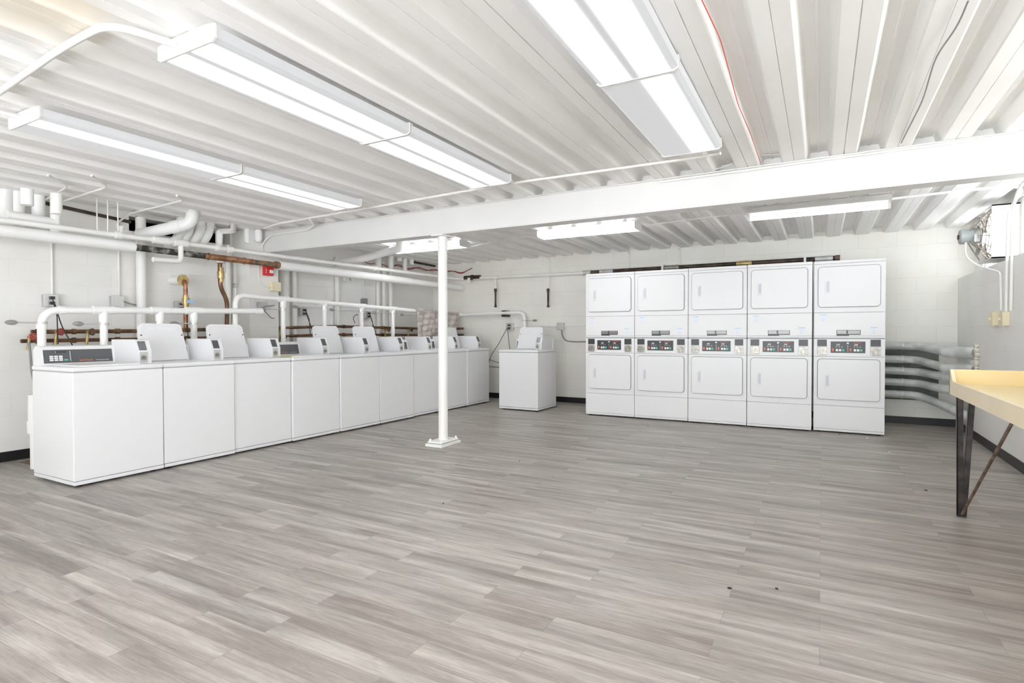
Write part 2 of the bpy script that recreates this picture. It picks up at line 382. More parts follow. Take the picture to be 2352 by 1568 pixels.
# ================================================================== ROOM
XL, XR, XU, YB, ZC, ZT = -6.314, 1.42, 1.572, 8.447, 2.376, 2.452
Y0 = -3.0
struct('floor', MB().box(XL-0.2, XU+0.2, Y0, YB+0.2, -0.1, 0), 'floor')
# steel deck ceiling: flat bottom flanges with lap seams, sloping webs, narrow recesses
pitch = 0.3112; xs0 = -0.182
prof = []
k = int(math.floor((XL-0.25-xs0)/pitch))
while xs0+pitch*k < XU+0.35:
    xs = xs0+pitch*k; g = 0.0035 if k % 2 else 0.0018
    prof += [(xs-0.079, ZC+0.004), (xs-0.070, ZC), (xs-g, ZC), (xs-g, ZC+0.012), (xs+g*0.4, ZC+0.012), (xs+g*0.4, ZC+0.0015), (xs+0.070, ZC), (xs+0.079, ZC+0.004),
             (xs+0.098, ZT-0.006), (xs+0.104, ZT), (xs+0.145, ZT), (xs+0.150, ZT-0.005), (xs+0.161, ZT-0.005), (xs+0.166, ZT), (xs+0.207, ZT), (xs+0.2132, ZT-0.006)]
    k += 1
mb = MB(); n = len(prof)
mb.add([(x, Y0, z) for x, z in prof]+[(x, YB+0.1, z) for x, z in prof], [(i, i+1, n+i+1, n+i) for i in range(n-1)])
# end closures where the deck passes over the beam
k = int(math.floor((XL-xs0)/pitch))
while xs0+pitch*k < XU+0.1:
    xs = xs0+pitch*k
    mb.add([(xs+0.072, 4.712, ZC-0.002), (xs+0.239, 4.712, ZC-0.002), (xs+0.215, 4.715, ZT), (xs+0.096, 4.715, ZT)], [(0, 1, 2, 3)])
    k += 1
# solid roof slab above
mb.box(XL-0.3, XU+0.35, Y0, YB+0.3, ZT+0.02, ZT+0.12)
struct('ceiling', mb, 'deck')
# left wall with the open pipe chase near the ceiling
oy0, oy1, oz0, oz1 = 3.22, 4.36, 2.20, 2.35
mb = MB().box(XL-0.2, XL, Y0, YB+0.2, 0, oz0).box(XL-0.2, XL, Y0, oy0, oz0, ZT+0.02).box(XL-0.2, XL, oy1, YB+0.2, oz0, ZT+0.02).box(XL-0.2, XL, oy0, oy1, oz1, ZT+0.02)
struct('wall_left', mb, 'wall_l')
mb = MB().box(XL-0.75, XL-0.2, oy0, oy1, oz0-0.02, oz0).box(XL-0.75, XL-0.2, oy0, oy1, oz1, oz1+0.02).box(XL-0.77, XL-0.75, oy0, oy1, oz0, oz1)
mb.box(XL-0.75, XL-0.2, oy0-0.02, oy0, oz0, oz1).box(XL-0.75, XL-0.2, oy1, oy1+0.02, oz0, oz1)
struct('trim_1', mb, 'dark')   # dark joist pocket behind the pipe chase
struct('wall_back', MB().box(XL, XU+0.2, YB, YB+0.2, 0, ZT+0.02), 'wall_b')
# right wall: thick lower part with a ledge, thinner upper part with the windows
wy = [(8.05, 7.28), (6.66, 5.30), (5.16, 3.80), (3.66, 2.30), (2.16, 0.80), (0.66, -0.70)]; wz0, wz1 = 1.80, 2.325; fy0, fy1, fz0, fz1 = 6.72, 7.20, 1.83, 2.29  # entries after the second are unseen windows, added for more daylight
mb = MB().box(XR, XU+0.2, Y0, YB, 0, 1.768)
mb.box(XU, XU+0.2, fy1, YB, 1.768, wz0).box(XU, XU+0.2, fy1, YB, wz1, ZT+0.02).box(XU, XU+0.2, fy1, 7.28, wz0, wz1).box(XU, XU+0.2, 8.05, YB, wz0, wz1).box(XU, XU+0.2, 6.66, fy0, 1.768, ZT+0.02)
mb.box(XU, XU+0.2, fy0, fy1, 1.768, fz0).box(XU, XU+0.2, fy0, fy1, fz1, ZT+0.02)
mb.box(XU, XU+0.2, Y0, 6.66, wz1, ZT+0.02).box(XU, XU+0.2, Y0, 6.66, 1.768, wz0)
mb.box(XU, XU+0.2, Y0, -0.70, wz0, wz1)
for q in (5.16, 3.66, 2.16, 0.66): mb.box(XU, XU+0.2, q, q+0.14, wz0, wz1)
struct('wall_right', mb, 'wall_l')
struct('wall_front', MB().box(XL-0.2, -3.4, Y0-0.2, Y0, -0.1, ZT+0.12).box(0.9, XU+0.2, Y0-0.2, Y0, -0.1, ZT+0.12), 'wall_b')  # unseen wall behind the camera, gap left open to let extra daylight in
for i, (a, b_) in enumerate(wy):
    mb = MB(); x0, x1 = XU+0.02, XU+0.07; t = 0.045
    mb.box(x0, x1, b_, a, wz0, wz0+t).box(x0, x1, b_, a, wz1-t, wz1).box(x0, x1, a-t, a, wz0, wz1).box(x0, x1, b_, b_+t, wz0, wz1).box(x0, x1, (a+b_)/2-t/2, (a+b_)/2+t/2, wz0, wz1)
    wn = struct('window_%d' % (i+1), mb, 'frame')
    lo = Vector(wn.location)
    struct('pane', MB().box(XU+0.042, XU+0.046, b_+t, a-t, wz0+t, wz1-t), 'glass', wn)
# black vinyl baseboards
bh = 0.088
struct('baseboard_left', MB().box(XL, XL+0.006, Y0, YB, 0, bh), 'black')
struct('baseboard_back', MB().box(XL+0.006, XR-0.006, YB-0.006, YB, 0, bh), 'black')
struct('baseboard_right', MB().box(XR-0.006, XR, Y0, YB, 0, bh), 'black')
# pilaster that carries the beam end
struct('trim_2', MB().box(XL, -6.0, 4.39, 4.80, 0, ZC), 'wall_l')
# lintel over the windows, just below the deck
struct('trim_3', MB().box(XU-0.02, XU, Y0, YB, ZC-0.03, ZC), 'deck')

# ================================================================== BEAM AND COLUMN
yb = 4.645
prof = [(yb-0.075, 2.112), (yb+0.075, 2.112), (yb+0.075, 2.122), (yb+0.004, 2.128), (yb+0.004, 2.362), (yb+0.07, 2.366), (yb+0.07, 2.374),
        (yb-0.07, 2.374), (yb-0.07, 2.366), (yb-0.055, 2.362), (yb-0.055, 2.128), (yb-0.075, 2.122)]
o = obj('steel_beam', MB().prism(prof, 0, -5.99, XU-0.004), 'beam')
tag(o, 'long white painted steel beam crossing under the ribbed ceiling above the thin column', 'beam')
cx, cy = -3.36, 4.655
t = thing('support_column', 'slender white round steel column standing on a square foot in the open floor', 'column', (cx, cy, 0))
obj('shaft', MB().cyl((0, 0, 0.02), (0, 0, 2.10), 0.0475, n=28), 'pipe', t)
mb = MB().box(-0.10, 0.10, -0.17, 0.17, 0.0, 0.028).box(-0.085, 0.085, -0.15, 0.15, 0.036, 0.052).box(-0.06, 0.06, -0.12, 0.12, 0.028, 0.036)
obj('base_plate', mb, 'pipe', t, bevel=0.004)
for sx in (-1, 1):
    for sy in (-1, 1):
        obj('bolt', MB().cyl((sx*0.065, sy*0.13, 0.05), (sx*0.065, sy*0.13, 0.072), 0.011, n=8), 'pipe', t)
obj('cap_plate', MB().box(-0.07, 0.07, -0.1, 0.1, 2.10, 2.112), 'pipe', t)

# ================================================================== TOP-LOAD WASHERS
def washer(open_lid):
    t = thing('washing_machine', '', 'washing machine', (0, 0, 0), 0, 'coin operated top-load washers')
    W = 0.6475
    obj('cabinet', MB().box(0.003, W-0.003, 0.004, 0.636, 0.047, 0.842), 'enamel', t, bevel=0.006)
    obj('base_trim', MB().box(0.005, W-0.005, 0.001, 0.634, 0.018, 0.044), 'enamel2', t, bevel=0.003)
    mb = MB()
    obj('seam_strip', MB().box(0.008, W-0.008, 0.010, 0.63, 0.842, 0.848), 'seam', t)
    for x in (0.06, W-0.06):
        for y in (0.06, 0.58): obj('foot', MB().cyl((x, y, 0), (x, y, 0.02), 0.02, n=12), 'black', t)
    obj('worktop', MB().box(0.0, W, -0.003, 0.64, 0.848, 0.882), 'enamel', t, bevel=0.010, bseg=3)
    # control console across the back
    pr = [(0.502, 0.882), (0.528, 1.012), (0.540, 1.030), (0.600, 1.034), (0.636, 1.0), (0.636, 0.882)]
    obj('console', MB().prism(pr, 0, 0.012, W-0.004), 'enamel', t, bevel=0.005)
    # panel plate lies on the slanted face
    d = Vector((0, 0.026, 0.130)); L = d.length; ang = math.atan2(0.026, 0.130)
    MP = Matrix.Translation((0, 0.502, 0.882)) @ Matrix.Rotation(-ang, 4, 'X')
    cp = obj('control_panel', MB().box(0.030, 0.512, -0.003, 0.001, 0.016, L-0.010).xf(MP), 'panel', t)
    def on(x0, x1, z0, z1, nm, mt_, par=cp): return obj(nm, MB().box(x0, x1, -0.0048, -0.003, z0, z1).xf(MP), mt_, par)
    for r_ in range(3):
        for c_ in range(3):
            on(0.068+c_*0.031, 0.092+c_*0.031, 0.034+r_*0.015, 0.045+r_*0.015, 'button', 'white')
    on(0.164, 0.190, 0.034, 0.045, 'button', 'green')['label'] = 'green start button'
    on(0.100, 0.180, 0.096, 0.112, 'display', 'panel2')
    on(0.205, 0.209, 0.030, 0.112, 'divider', 'silver')
    tm = text_mb('1', 0.018, bold=True).xf(MP @ Matrix.Translation((0.104, -0.005, 0.097)) @ FRONT)
    obj('display_digit', tm, 'white', cp)
    tm = text_mb('Speed Queen', 0.0175, bold=True).xf(MP @ Matrix.Translation((0.268, -0.0035, 0.028)) @ FRONT)
    obj('brand_lettering', tm, 'orange', cp)
    tm = text_mb('Commercial Laundry', 0.0115).xf(MP @ Matrix.Translation((0.386, -0.0035, 0.029)) @ FRONT)
    obj('lettering', tm, 'white', cp)
    # coin box on the right
    pr = [(0.150, 0.882), (0.150, 0.986), (0.192, 1.076), (0.204, 1.080), (0.56, 1.080), (0.56, 0.882)]
    cb = obj('coin_box', MB().prism(pr, 0, 0.530, 0.634), 'enamel2', t, bevel=0.004)
    a2 = math.atan2(0.042, 0.090); MS = Matrix.Translation((0, 0.150, 0.986)) @ Matrix.Rotation(-a2, 4, 'X')
    obj('coin_window', MB().box(0.540, 0.600, -0.002, 0.002, 0.006, 0.088).xf(MS), 'panel', cb)
    sl = obj('coin_slide', MB().box(0.540, 0.600, 0.143, 0.151, 0.892, 0.978), 'silver', cb, bevel=0.002)
    mb = MB().cyl((0.567, 0.143, 0.930), (0.567, 0.133, 0.930), 0.021, n=20).cyl((0.567, 0.133, 0.930), (0.567, 0.127, 0.930), 0.012, n=16)
    obj('lock', mb, 'steel', cb)
    # lid
    if open_lid:
        x0, x1, r_, H = 0.06, 0.492, 0.045, 0.345
        def outline(ins):
            pts = [(x0+ins, 0+ins*0.3), (x1-ins, 0+ins*0.3)]
            tx0, tx1 = x0+0.022+ins, x1-0.022-ins; hh = H-ins
            for c, a0 in ((tx1-r_, 0), (tx0+r_, 90)):
                for i in range(7):
                    a = math.radians(a0+15*i); pts.append((c+r_*math.cos(a), hh-r_+r_*math.sin(a)))
            return pts
        ML = Matrix.Translation((0, 0.455, 0.886)) @ Matrix.Rotation(-math.radians(14), 4, 'X')
        lid = obj('lid', MB().prism(outline(0), 1, 0.0, 0.022).xf(ML), 'enamel', t, bevel=0.005)
        obj('lid_liner', MB().prism(outline(0.014), 1, -0.004, 0.0).xf(ML), 'enamel2', lid, bevel=0.002)
        for x in (x0+0.035, x1-0.035):
            obj('bumper', MB().cyl((x, -0.009, 0.235), (x, -0.003, 0.235), 0.006, n=10).xf(ML), 'black', lid)
        mb = MB()
        for i in range(3): mb.box(x0+0.10+i*0.085, x0+0.155+i*0.085, -0.0052, -0.004, 0.285, 0.302)
        obj('embossed_marks', mb.xf(ML), 'enamel', lid)
    else:
        obj('lid', MB().rrect(0.06, 0.492, -0.45, -0.03, 0, 0.010, 0.03).xf(Matrix.Translation((0, 0, 0.883)) @ Matrix(((1, 0, 0, 0), (0, 0, -1, 0), (0, 1, 0, 0), (0, 0, 0, 1)))), 'enamel', t, bevel=0.003)
    return t
WC = washer(False); WO = washer(True)
used = {}
lab = ['white washer with full dark panel, lid shut, nearest end of left row',
       'white top-load washer with raised lid, second in row from the near end',
       'white top-load washer with raised lid, third in row from the near end',
       'white washer with closed lid showing dark panel with red lettering, middle of row',
       'white washer with raised lid just past the closed one in mid row',
       'white washer with raised lid, two places past the mid-row closed one',
       'white washer with closed lid and small dark panel, nearest left of the column',
       'white washer mostly hidden behind the round column, brownish sheet behind it',
       'white washer with raised lid at the far end of the left row']
opened = [0, 1, 1, 0, 1, 1, 0, 0, 1]
xoff = [0.0, 0.006, 0.024, 0.008, -0.006, -0.008, 0.016, 0.004, -0.006]
for i in range(9):
    src = WO if opened[i] else WC
    loc = (-4.762-xoff[i], 2.035+0.649*i, 0)
    if src.name not in used:
        used[src.name] = 1; src.location = loc; src.rotation_euler = (0, 0, PI/2); src['label'] = lab[i]
    else: dup(src, loc, PI/2, lab[i])
dup(WO, (-4.19, 7.205, 0), 0, 'white coin washer standing alone near the back wall, facing the room')

# ================================================================== STACKED DRYERS
def dryer():
    t = thing('stacked_dryer', '', 'dryer', (0, 0, 0), 0, 'stacked coin dryers along the back wall')
    W = 0.682
    obj('lower_cabinet', MB().box(0.002, W-0.002, 0.014, 0.70, 0.018, 1.060), 'enamel2', t)
    obj('upper_cabinet', MB().box(0.002, W-0.002, 0.014, 0.70, 1.068, 1.936), 'enamel2', t)
    obj('shadow_gap', MB().box(0.008, W-0.008, 0.030, 0.69, 1.058, 1.070), 'dark', t)
    for x in (0.05, W-0.05):
        for y in (0.07, 0.64): obj('foot', MB().cyl((x, y, 0), (x, y, 0.02), 0.02, n=10), 'black', t)
    def fp(nm, z0, z1): return obj(nm, MB().box(0, W, 0, 0.016, z0, z1), 'enamel', t, bevel=0.003)
    fp('top_trim', 1.9045, 1.936); fp('upper_front_panel', 1.3545, 1.9015); fp('service_panel', 1.092, 1.3515)
    obj('lower_rail', MB().box(0, W, 0.001, 0.016, 1.070, 1.0905), 'enamel2', t, bevel=0.002)
    fs = fp('control_fascia', 0.8605, 1.056); fp('lower_front_panel', 0.3085, 0.8575)
    kp = fp('kick_panel', 0.045, 0.3055); obj('base_trim', MB().box(0.002, W-0.002, 0.002, 0.016, 0.018, 0.043), 'enamel2', t)
    obj('seam_lines', MB().box(0.004, W-0.004, 0.010, 0.0145, 0.30, 1.91), 'seam', t)
    for z0, z1, hz0, hz1 in ((1.417, 1.867, 1.582, 1.71), (0.377, 0.830, 0.522, 0.65)):
        d = obj('door', MB().rrect(0.042, 0.634, z0, z1, -0.014, -0.0015, 0.034), 'enamel', t, bevel=0.003)
        obj('door_gasket', MB().rrect(0.0375, 0.6385, z0-0.0045, z1+0.0045, -0.005, -0.0005, 0.038), 'gasket', d)
        # pull: scooped pocket with a lip
        h = obj('door_handle', MB().box(0.108, 0.156, -0.017, -0.014, hz0-0.008, hz1+0.006), 'enamel2', d, bevel=0.003)
        obj('finger_recess', MB().prism([(0.122, hz0+0.004), (0.146, hz0+0.004), (0.150, hz0+0.012), (0.150, hz1-0.004), (0.134, hz1-0.004), (0.122, hz1-0.022)], 1, -0.0175, -0.0165), 'seam_light', h)
        obj('handle_lip', MB().box(0.108, 0.156, -0.024, -0.016, hz0-0.013, hz0-0.003), 'enamel', h, bevel=0.002)
    # warning plate
    npl = obj('rating_plate', MB().prism([(0.224, 1.093), (0.345, 1.093), (0.345, 1.104), (0.455, 1.104), (0.455, 1.157), (0.224, 1.157)], 1, -0.0015, 0.001), 'panel2', t)
    mb = MB()
    for z in (1.145, 1.132, 1.119):
        mb.box(0.230, 0.318, -0.0022, -0.0012, z, z+0.0045).box(0.335, 0.448, -0.0022, -0.0012, z, z+0.0045)
    obj('printed_lines', mb, 'silver', npl)
    for x, z in ((0.058, 1.262), (0.542, 1.118)):
        s_ = obj('sticker', MB().box(x, x+0.070, -0.0012, 0.001, z, z+0.072), 'sticker', t, label='small faded blue sticker')
        obj('printed_caption', MB().box(x+0.002, x+0.068, -0.0018, -0.001, z+0.062, z+0.069).box(x+0.020, x+0.05, -0.0018, -0.001, z+0.004, z+0.008), 'blue', s_)
        obj('pale_field', MB().box(x+0.02, x+0.05, -0.0018, -0.001, z+0.018, z+0.05), 'paleblue', s_)
    for x in (0.035, 0.547):
        obj('coin_window', MB().box(x, x+0.095, -0.002, 0.001, 0.975, 1.050), 'panel2', fs)
        sl = obj('coin_slide', MB().box(x, x+0.095, -0.005, 0.001, 0.876, 0.966), 'steel', t, bevel=0.002)
        mb = MB().cyl((x+0.047, -0.005, 0.918), (x+0.047, -0.013, 0.918), 0.033, n=24).cyl((x+0.047, -0.013, 0.916), (x+0.047, -0.020, 0.916), 0.020, n=20)
        obj('lock', mb, 'steel', sl)
        for a in (0.010, 0.085):
            for b_ in (0.886, 0.956): obj('rivet', MB().cyl((x+a, -0.005, b_), (x+a, -0.008, b_), 0.005, n=8), 'white', sl)
    cp = obj('control_panel', MB().box(0.168, 0.500, -0.002, 0.001, 0.902, 1.030), 'panel2', t)
    def on(x0, x1, z0, z1, nm, mt_): return obj(nm, MB().box(x0, x1, -0.0035, -0.002, z0, z1), mt_, cp)
    for k_, ox in enumerate((0.0, 0.172)):
        o_ = obj('button', MB().rrect(0.180+ox, 0.198+ox, 0.920, 0.954, -0.0035, -0.002, 0.008), 'orange', cp, label='orange arrow button')
        on(0.218+ox, 0.240+ox, 0.920, 0.945, 'button', 'white'); on(0.248+ox, 0.270+ox, 0.920, 0.945, 'button', 'white')
        on(0.278+ox, 0.300+ox, 0.920, 0.945, 'button', 'green')
        obj('display_digits', text_mb('225', 0.024, 0.25, True).xf(Matrix.Translation((0.220+ox, -0.0025, 0.985)) @ FRONT), 'white', cp)
        mb = MB()
        for q in (0.218, 0.246, 0.272): mb.box(q+ox, q+0.012+ox, -0.0028, -0.002, 0.966, 0.971)
        obj('printed_marks', mb, 'silver', cp)
    on(0.332, 0.334, 0.912, 0.990, 'divider', 'silver')
    obj('logo_badge', MB().rrect(0.322, 0.344, 1.003, 1.019, -0.0035, -0.002, 0.007), 'white', cp)
    obj('brand_lettering', text_mb('Speed Queen', 0.0145, 0, True).xf(Matrix.Translation((0.385, -0.0025, 1.0115)) @ FRONT), 'red', cp)
    return t
M['seam_light'] = mat('recess_lavender', (0.60, 0.60, 0.66), 0.5)
M['sticker'] = mat('sticker_base', (0.78, 0.80, 0.84), 0.5)
D = dryer()
dl = ['leftmost of the five stacked dryers, beside bare wall and hanging gas drop',
      'stacked dryer second from the left in the row',
      'middle one of the five stacked dryers against the back wall',
      'stacked dryer second from the right, dark gaps on both sides',
      'rightmost of the five stacked dryers, beside the silver insulated pipes']
dx = [-2.843, -2.155, -1.467, -0.778, -0.078]; dy = [7.272, 7.268, 7.262, 7.250, 7.285]
D.location = (dx[0], dy[0], 0); D['label'] = 'white '+dl[0]
for i in range(1, 5): dup(D, (dx[i], dy[i], 0), 0, 'white '+dl[i])

# ================================================================== CEILING LIGHTS
def wrap_light(name, label, lens, width, length, loc, rz, group=None, depth=0.078):
    t = thing(name, label, 'ceiling light', loc, rz, group)
    w2 = width/2; l2 = length/2; h_ = depth
    obj('housing', MB().box(-w2*0.72, w2*0.72, -l2+0.01, l2-0.01, h_-0.022, h_-0.002), 'lamp_housing', t)
    pr = [(-w2, h_-0.022), (-w2, 0.014), (-w2+0.02, 0.003), (-w2*0.4, 0), (w2*0.4, 0), (w2-0.02, 0.003), (w2, 0.014), (w2, h_-0.022)]
    obj('lens', MB().prism(pr, 1, -l2+0.008, l2-0.008), lens, t)
    for s_ in (-1, 1):
        pr2 = [(-w2-0.004, h_-0.012), (-w2-0.004, 0.010), (-w2+0.018, -0.003), (w2-0.018, -0.003), (w2+0.004, 0.010), (w2+0.004, h_-0.012), (w2*0.7, h_-0.002), (-w2*0.7, h_-0.002)]
        a = s_*(l2-0.008); obj('end_cap', MB().prism(pr2, 1, a, s_*l2), 'lamp_housing', t)
    return t
zl = 2.296
L2 = 1.228
rows = [('A', -2.315, 0.39, ['lens2', 'lens2'], 1.405), ('B', -3.90, 0.375, ['lens1', 'lens2'], 1.45), ('C', -0.752, 0.375, ['lens2', 'lens1'], 1.345)]
llab = [['big lit wraparound ceiling light, near half of the middle pair, conduit at its end', 'lit ceiling light, far half of the middle pair, ending before the beam'],
        ['ceiling light over the washers, near half of left pair with one grey side', 'ceiling light over the washers, far half of left pair, fully lit'],
        ['bright ceiling light cut by the top edge of the photo, near half of right pair', 'ceiling light half grey and half bright, far half of right pair']]
for r_, (nm, x, wd, ls, ys) in enumerate(rows):
    for j in range(2):
        wrap_light('ceiling_light', llab[r_][j], M[ls[j]], wd, 1.215, (x, ys+0.6075+1.222*j, zl), 0, 'wraparound lights in three rows')
wrap_light('ceiling_light', 'bright narrow ceiling light behind the beam, crossed by the column', M['lens0'], 0.235, 1.22, (-4.81, 6.325, 2.285), PI/2, 'lights behind the beam', 0.088)
wrap_light('ceiling_light', 'bright narrow ceiling light behind the beam, right of the column', M['lens0'], 0.245, 1.21, (-2.415, 6.235, 2.285), PI/2, 'lights behind the beam', 0.088)
t = thing('strip_light', 'grey strip light with one bare lit tube behind the beam at right', 'ceiling light', (-0.06, 6.12, 2.25), 0)
pr = [(-0.115, 0.062), (-0.06, 0.122), (0.06, 0.122), (0.115, 0.062), (0.11, 0.058), (0.03, 0.048), (-0.03, 0.048), (-0.11, 0.058)]
obj('housing', MB().prism(pr, 0, -0.60, 0.60), 'lamp_housing', t)
obj('tube', MB().cyl((-0.575, 0, 0.018), (0.575, 0, 0.018), 0.017, n=14), 'tube', t)
for s_ in (-1, 1): obj('lamp_holder', MB().box(s_*0.575, s_*0.60, -0.02, 0.02, -0.004, 0.06), 'lamp_housing', t)

# ================================================================== generic pipe things
def pipe(name, label, cat, pts, r, mt_, bend=0.0, group=None, n=12):
    return tag(obj(name, MB().tube(pts, r, bend, n), mt_), label, cat, group)
def sleeve(name, p, d, L, r, mt_, par, n=16):
    p = Vector(p); d = Vector(d).normalized()
    return obj(name, MB().cyl(p-d*L/2, p+d*L/2, r, n=n), mt_, par, world=True)

# --- upper white pipe along the left wall, turning along the back wall to the dryers
A = at(-60, 497, x=-5.9); B = at(1052, 640.5, y=8.33)
A = A+(A-B).normalized()*2.2
dirU = (B-A).normalized()
G0 = at(1345, 626.5, y=8.33)
t = thing('gas_pipe', 'thin white pipe running high along the left wall and on across the back wall', 'pipe', (A.x, A.y, A.z))
obj('pipe_run', MB().tube([A, B, G0], 0.024, 0.06), 'pipe', t, world=True)
def onU(px):  # point of the run at a photo column
    best = min(((A+(B-A)*k/400) for k in range(401)), key=lambda q: abs((1176+FPX*((q-Vector((0, 0, EYE))).dot(Rv))/((q-Vector((0, 0, EYE))).dot(Fv)))-px)); return best
for px, L_, r_ in ((273, 0.05, 0.034), (372, 0.16, 0.036), (413, 0.13, 0.038), (500, 0.03, 0.036), (527, 0.06, 0.037), (860, 0.08, 0.034)):
    sleeve('coupling', onU(px), dirU, L_, r_, 'pipe', t)
p = onU(415)
obj('branch_drop', MB().tube([p, p-Vector((0, 0, 0.19)), p+Vector((0.0, -0.28, -0.20))], 0.026, 0.05), 'pipe', t, world=True)
p = onU(278); obj('hanger_strap', MB().box(p.x-0.012, p.x+0.012, p.y-0.012, p.y+0.012, p.z-0.02, p.z+0.09), 'pipe', t, world=True)
for px in (1138, 1259):
    p = at(px, 633, y=8.33); p = Vector((p.x, 8.33, B.z+(G0.z-B.z)*(p.x-B.x)/(G0.x-B.x)))
    d = obj('drop', MB().cyl(p, p-Vector((0, 0, 0.20)), 0.014), 'pipe', t, world=True)
    obj('tee', MB().cyl(p-Vector((0.05, 0, 0)), p+Vector((0.05, 0, 0)), 0.033), 'pipe', t, world=True)
    q = at(px, 664, y=8.33); e_ = at(px, 705, y=8.33)
    mb = MB().cyl((p.x, 8.33, q.z), (p.x, 8.33, e_.z), 0.016).cyl((p.x, 8.33, q.z+0.01), (p.x, 8.33, q.z-0.045), 0.024).cyl((p.x, 8.33, e_.z+0.03), (p.x, 8.33, e_.z-0.005), 0.022)
    obj('black_nipple', mb, 'iron', t, world=True, label='black iron capped drip leg')
a = at(1067, 638, y=8.33); b_ = at(1103, 636, y=8.33)
un = obj('union', MB().cyl(a, b_, 0.036).cyl(a+(b_-a)*0.42, a+(b_-a)*0.55, 0.046), 'iron', t, world=True, label='black iron pipe union')
obj('union_tag', MB().box(a.x+0.10, a.x+0.15, 8.27, 8.28, a.z-0.09, a.z-0.01), 'pipe', t, world=True)
# --- black gas header above the dryers
H0 = at(1340, 626.5, y=8.31); H1 = at(1928, 592, y=8.31)
t = thing('gas_header', 'black iron gas header pipe running above the stacked dryers', 'pipe', H0)
obj('pipe_run', MB().cyl(H0, H1, 0.031), 'iron', t, world=True)
for px0, px1, mt_ in ((1340, 1358, 'zinc'), (1378, 1409, 'zinc'), (1527, 1560, 'steel'), (1692, 1727, 'brass'), (1872, 1913, 'zinc'), (1918, 1929, 'rust')):
    f0 = (px0-1340)/(1928-1340); f1 = (px1-1340)/(1928-1340)
    q = lambda px: at(px, 626.5+(592-626.5)*(px-1340)/588, y=8.31)
    obj('coupling', MB().cyl(q(px0), q(px1), 0.038), mt_, t, world=True)
for px in (1523, 1849):
    q = at(px, 626.5-34.5*(px-1340)/588, y=8.31); obj('pipe_clamp', MB().box(q.x-0.014, q.x+0.014, 8.26, 8.44, q.z-0.05, q.z+0.055), 'pipe', t, world=True)

# --- heavy insulated pipe below it on the left wall
A2 = at(-60, 522, x=-5.98); B2 = at(1060, 661, y=8.38)
A2 = A2+(A2-B2).normalized()*2.2
def seg2(px):
    f = min(range(2001), key=lambda k: abs(1176+FPX*(((A2+(B2-A2)*k/2000)-Vector((0, 0, EYE))).dot(Rv))/(((A2+(B2-A2)*k/2000)-Vector((0, 0, EYE))).dot(Fv))-px))
    return A2+(B2-A2)*f/2000
t = thing('insulated_pipe', 'thick white-wrapped pipe with a bare grimy and copper middle length, along the left wall', 'pipe', A2)
obj('near_wrap', MB().cyl(A2, seg2(308), 0.052, n=20), 'wrap', t, world=True)
obj('bare_iron_length', MB().cyl(seg2(306), seg2(470), 0.032), 'grimy', t, world=True, label='grimy dark bare pipe length')
obj('copper_length', MB().cyl(seg2(470), seg2(582), 0.034).cyl(seg2(478), seg2(480), 0.040).cyl(seg2(560), seg2(563), 0.04), 'copper2', t, world=True, label='orange copper pipe length')
obj('dark_length', MB().cyl(seg2(580), seg2(640), 0.030).cyl(seg2(632), seg2(641), 0.044), 'rust', t, world=True)
obj('far_wrap', MB().cyl(seg2(640), seg2(944), 0.056, n=20).cyl(seg2(944), B2, 0.050, n=20), 'wrap', t, world=True)
# --- PVC drain manifolds behind the washers
def clamp_handle(par, p, d, L_, flat=False):
    """hose clamp round the standpipe with its long driver-like handle"""
    p = Vector(p); d = Vector(d).normalized()
    c = obj('hose_clamp', MB().cyl(p-Vector((0, 0, 0.010)), p+Vector((0, 0, 0.010)), 0.041, n=20).cyl(p+d*0.035, p+d*L_, 0.006, n=8), 'silver', par, world=True)
    e = p+d*L_
    mb = MB(); n = 12; rings = [(0, 0.008), (0.015, 0.017), (0.037, 0.020), (0.06, 0.017), (0.078, 0.007)]
    a = Vector((0, 0, 1)); b2 = d.cross(a); v = []
    for t_, r_ in rings: v += [e+d*t_+(a*math.cos(2*PI*i/n)+b2*math.sin(2*PI*i/n))*r_ for i in range(n)]
    f = [(j*n+i, j*n+(i+1) % n, (j+1)*n+(i+1) % n, (j+1)*n+i) for j in range(len(rings)-1) for i in range(n)]
    mb.add(v, f, True); mb.add(v, [list(range(n)), [4*n+i for i in range(n)]])
    obj('clamp_knob', mb, 'greycable', c, world=True)
xm = -5.55
P0 = at(95, 712, x=xm); P1 = at(592, 714.5, x=xm)
def onM(px): 
    q = at(px, 713, x=xm); f = (q.y-P0.y)/(P1.y-P0.y); return P0+(P1-P0)*f
t = thing('drain_manifold', 'white plastic drain pipe over the nearest washers with four standpipes', 'pipe', P0)
obj('header', MB().tube([Vector((P0.x, P0.y, 0.30)), P0, P1], 0.030, 0.13, n=20, seg=10), 'pvc', t, world=True)
sleeve('elbow_collar', P0-Vector((0, 0, 0.13)), (0, 0, 1), 0.04, 0.036, 'pvc', t)
sleeve('elbow_collar', P0+(P1-P0).normalized()*0.14, P1-P0, 0.04, 0.036, 'pvc', t)
for px in (238, 367, 445):
    q = onM(px)
    obj('standpipe', MB().cyl(q, (q.x, q.y, 0.30), 0.030, n=20), 'pvc', t, world=True)
    obj('tee_fitting', MB().cyl(q-Vector((0, 0.085, 0)), q+Vector((0, 0.085, 0.004)), 0.037, n=20).cyl(q, q-Vector((0, 0, 0.10)), 0.037, n=20), 'pvc', t, world=True)
obj('end_cap', MB().cyl(P1-Vector((0, 0.03, 0)), P1+Vector((0, 0.05, 0)), 0.037, n=20), 'pvc', t, world=True)
for px, py in ((95, 741), (238, 744), (445, 743)):
    q = at(px, py, x=xm); clamp_handle(t, (q.x, q.y, q.z), (0.0, -1, 0.0), 0.155)
xm2 = -5.62
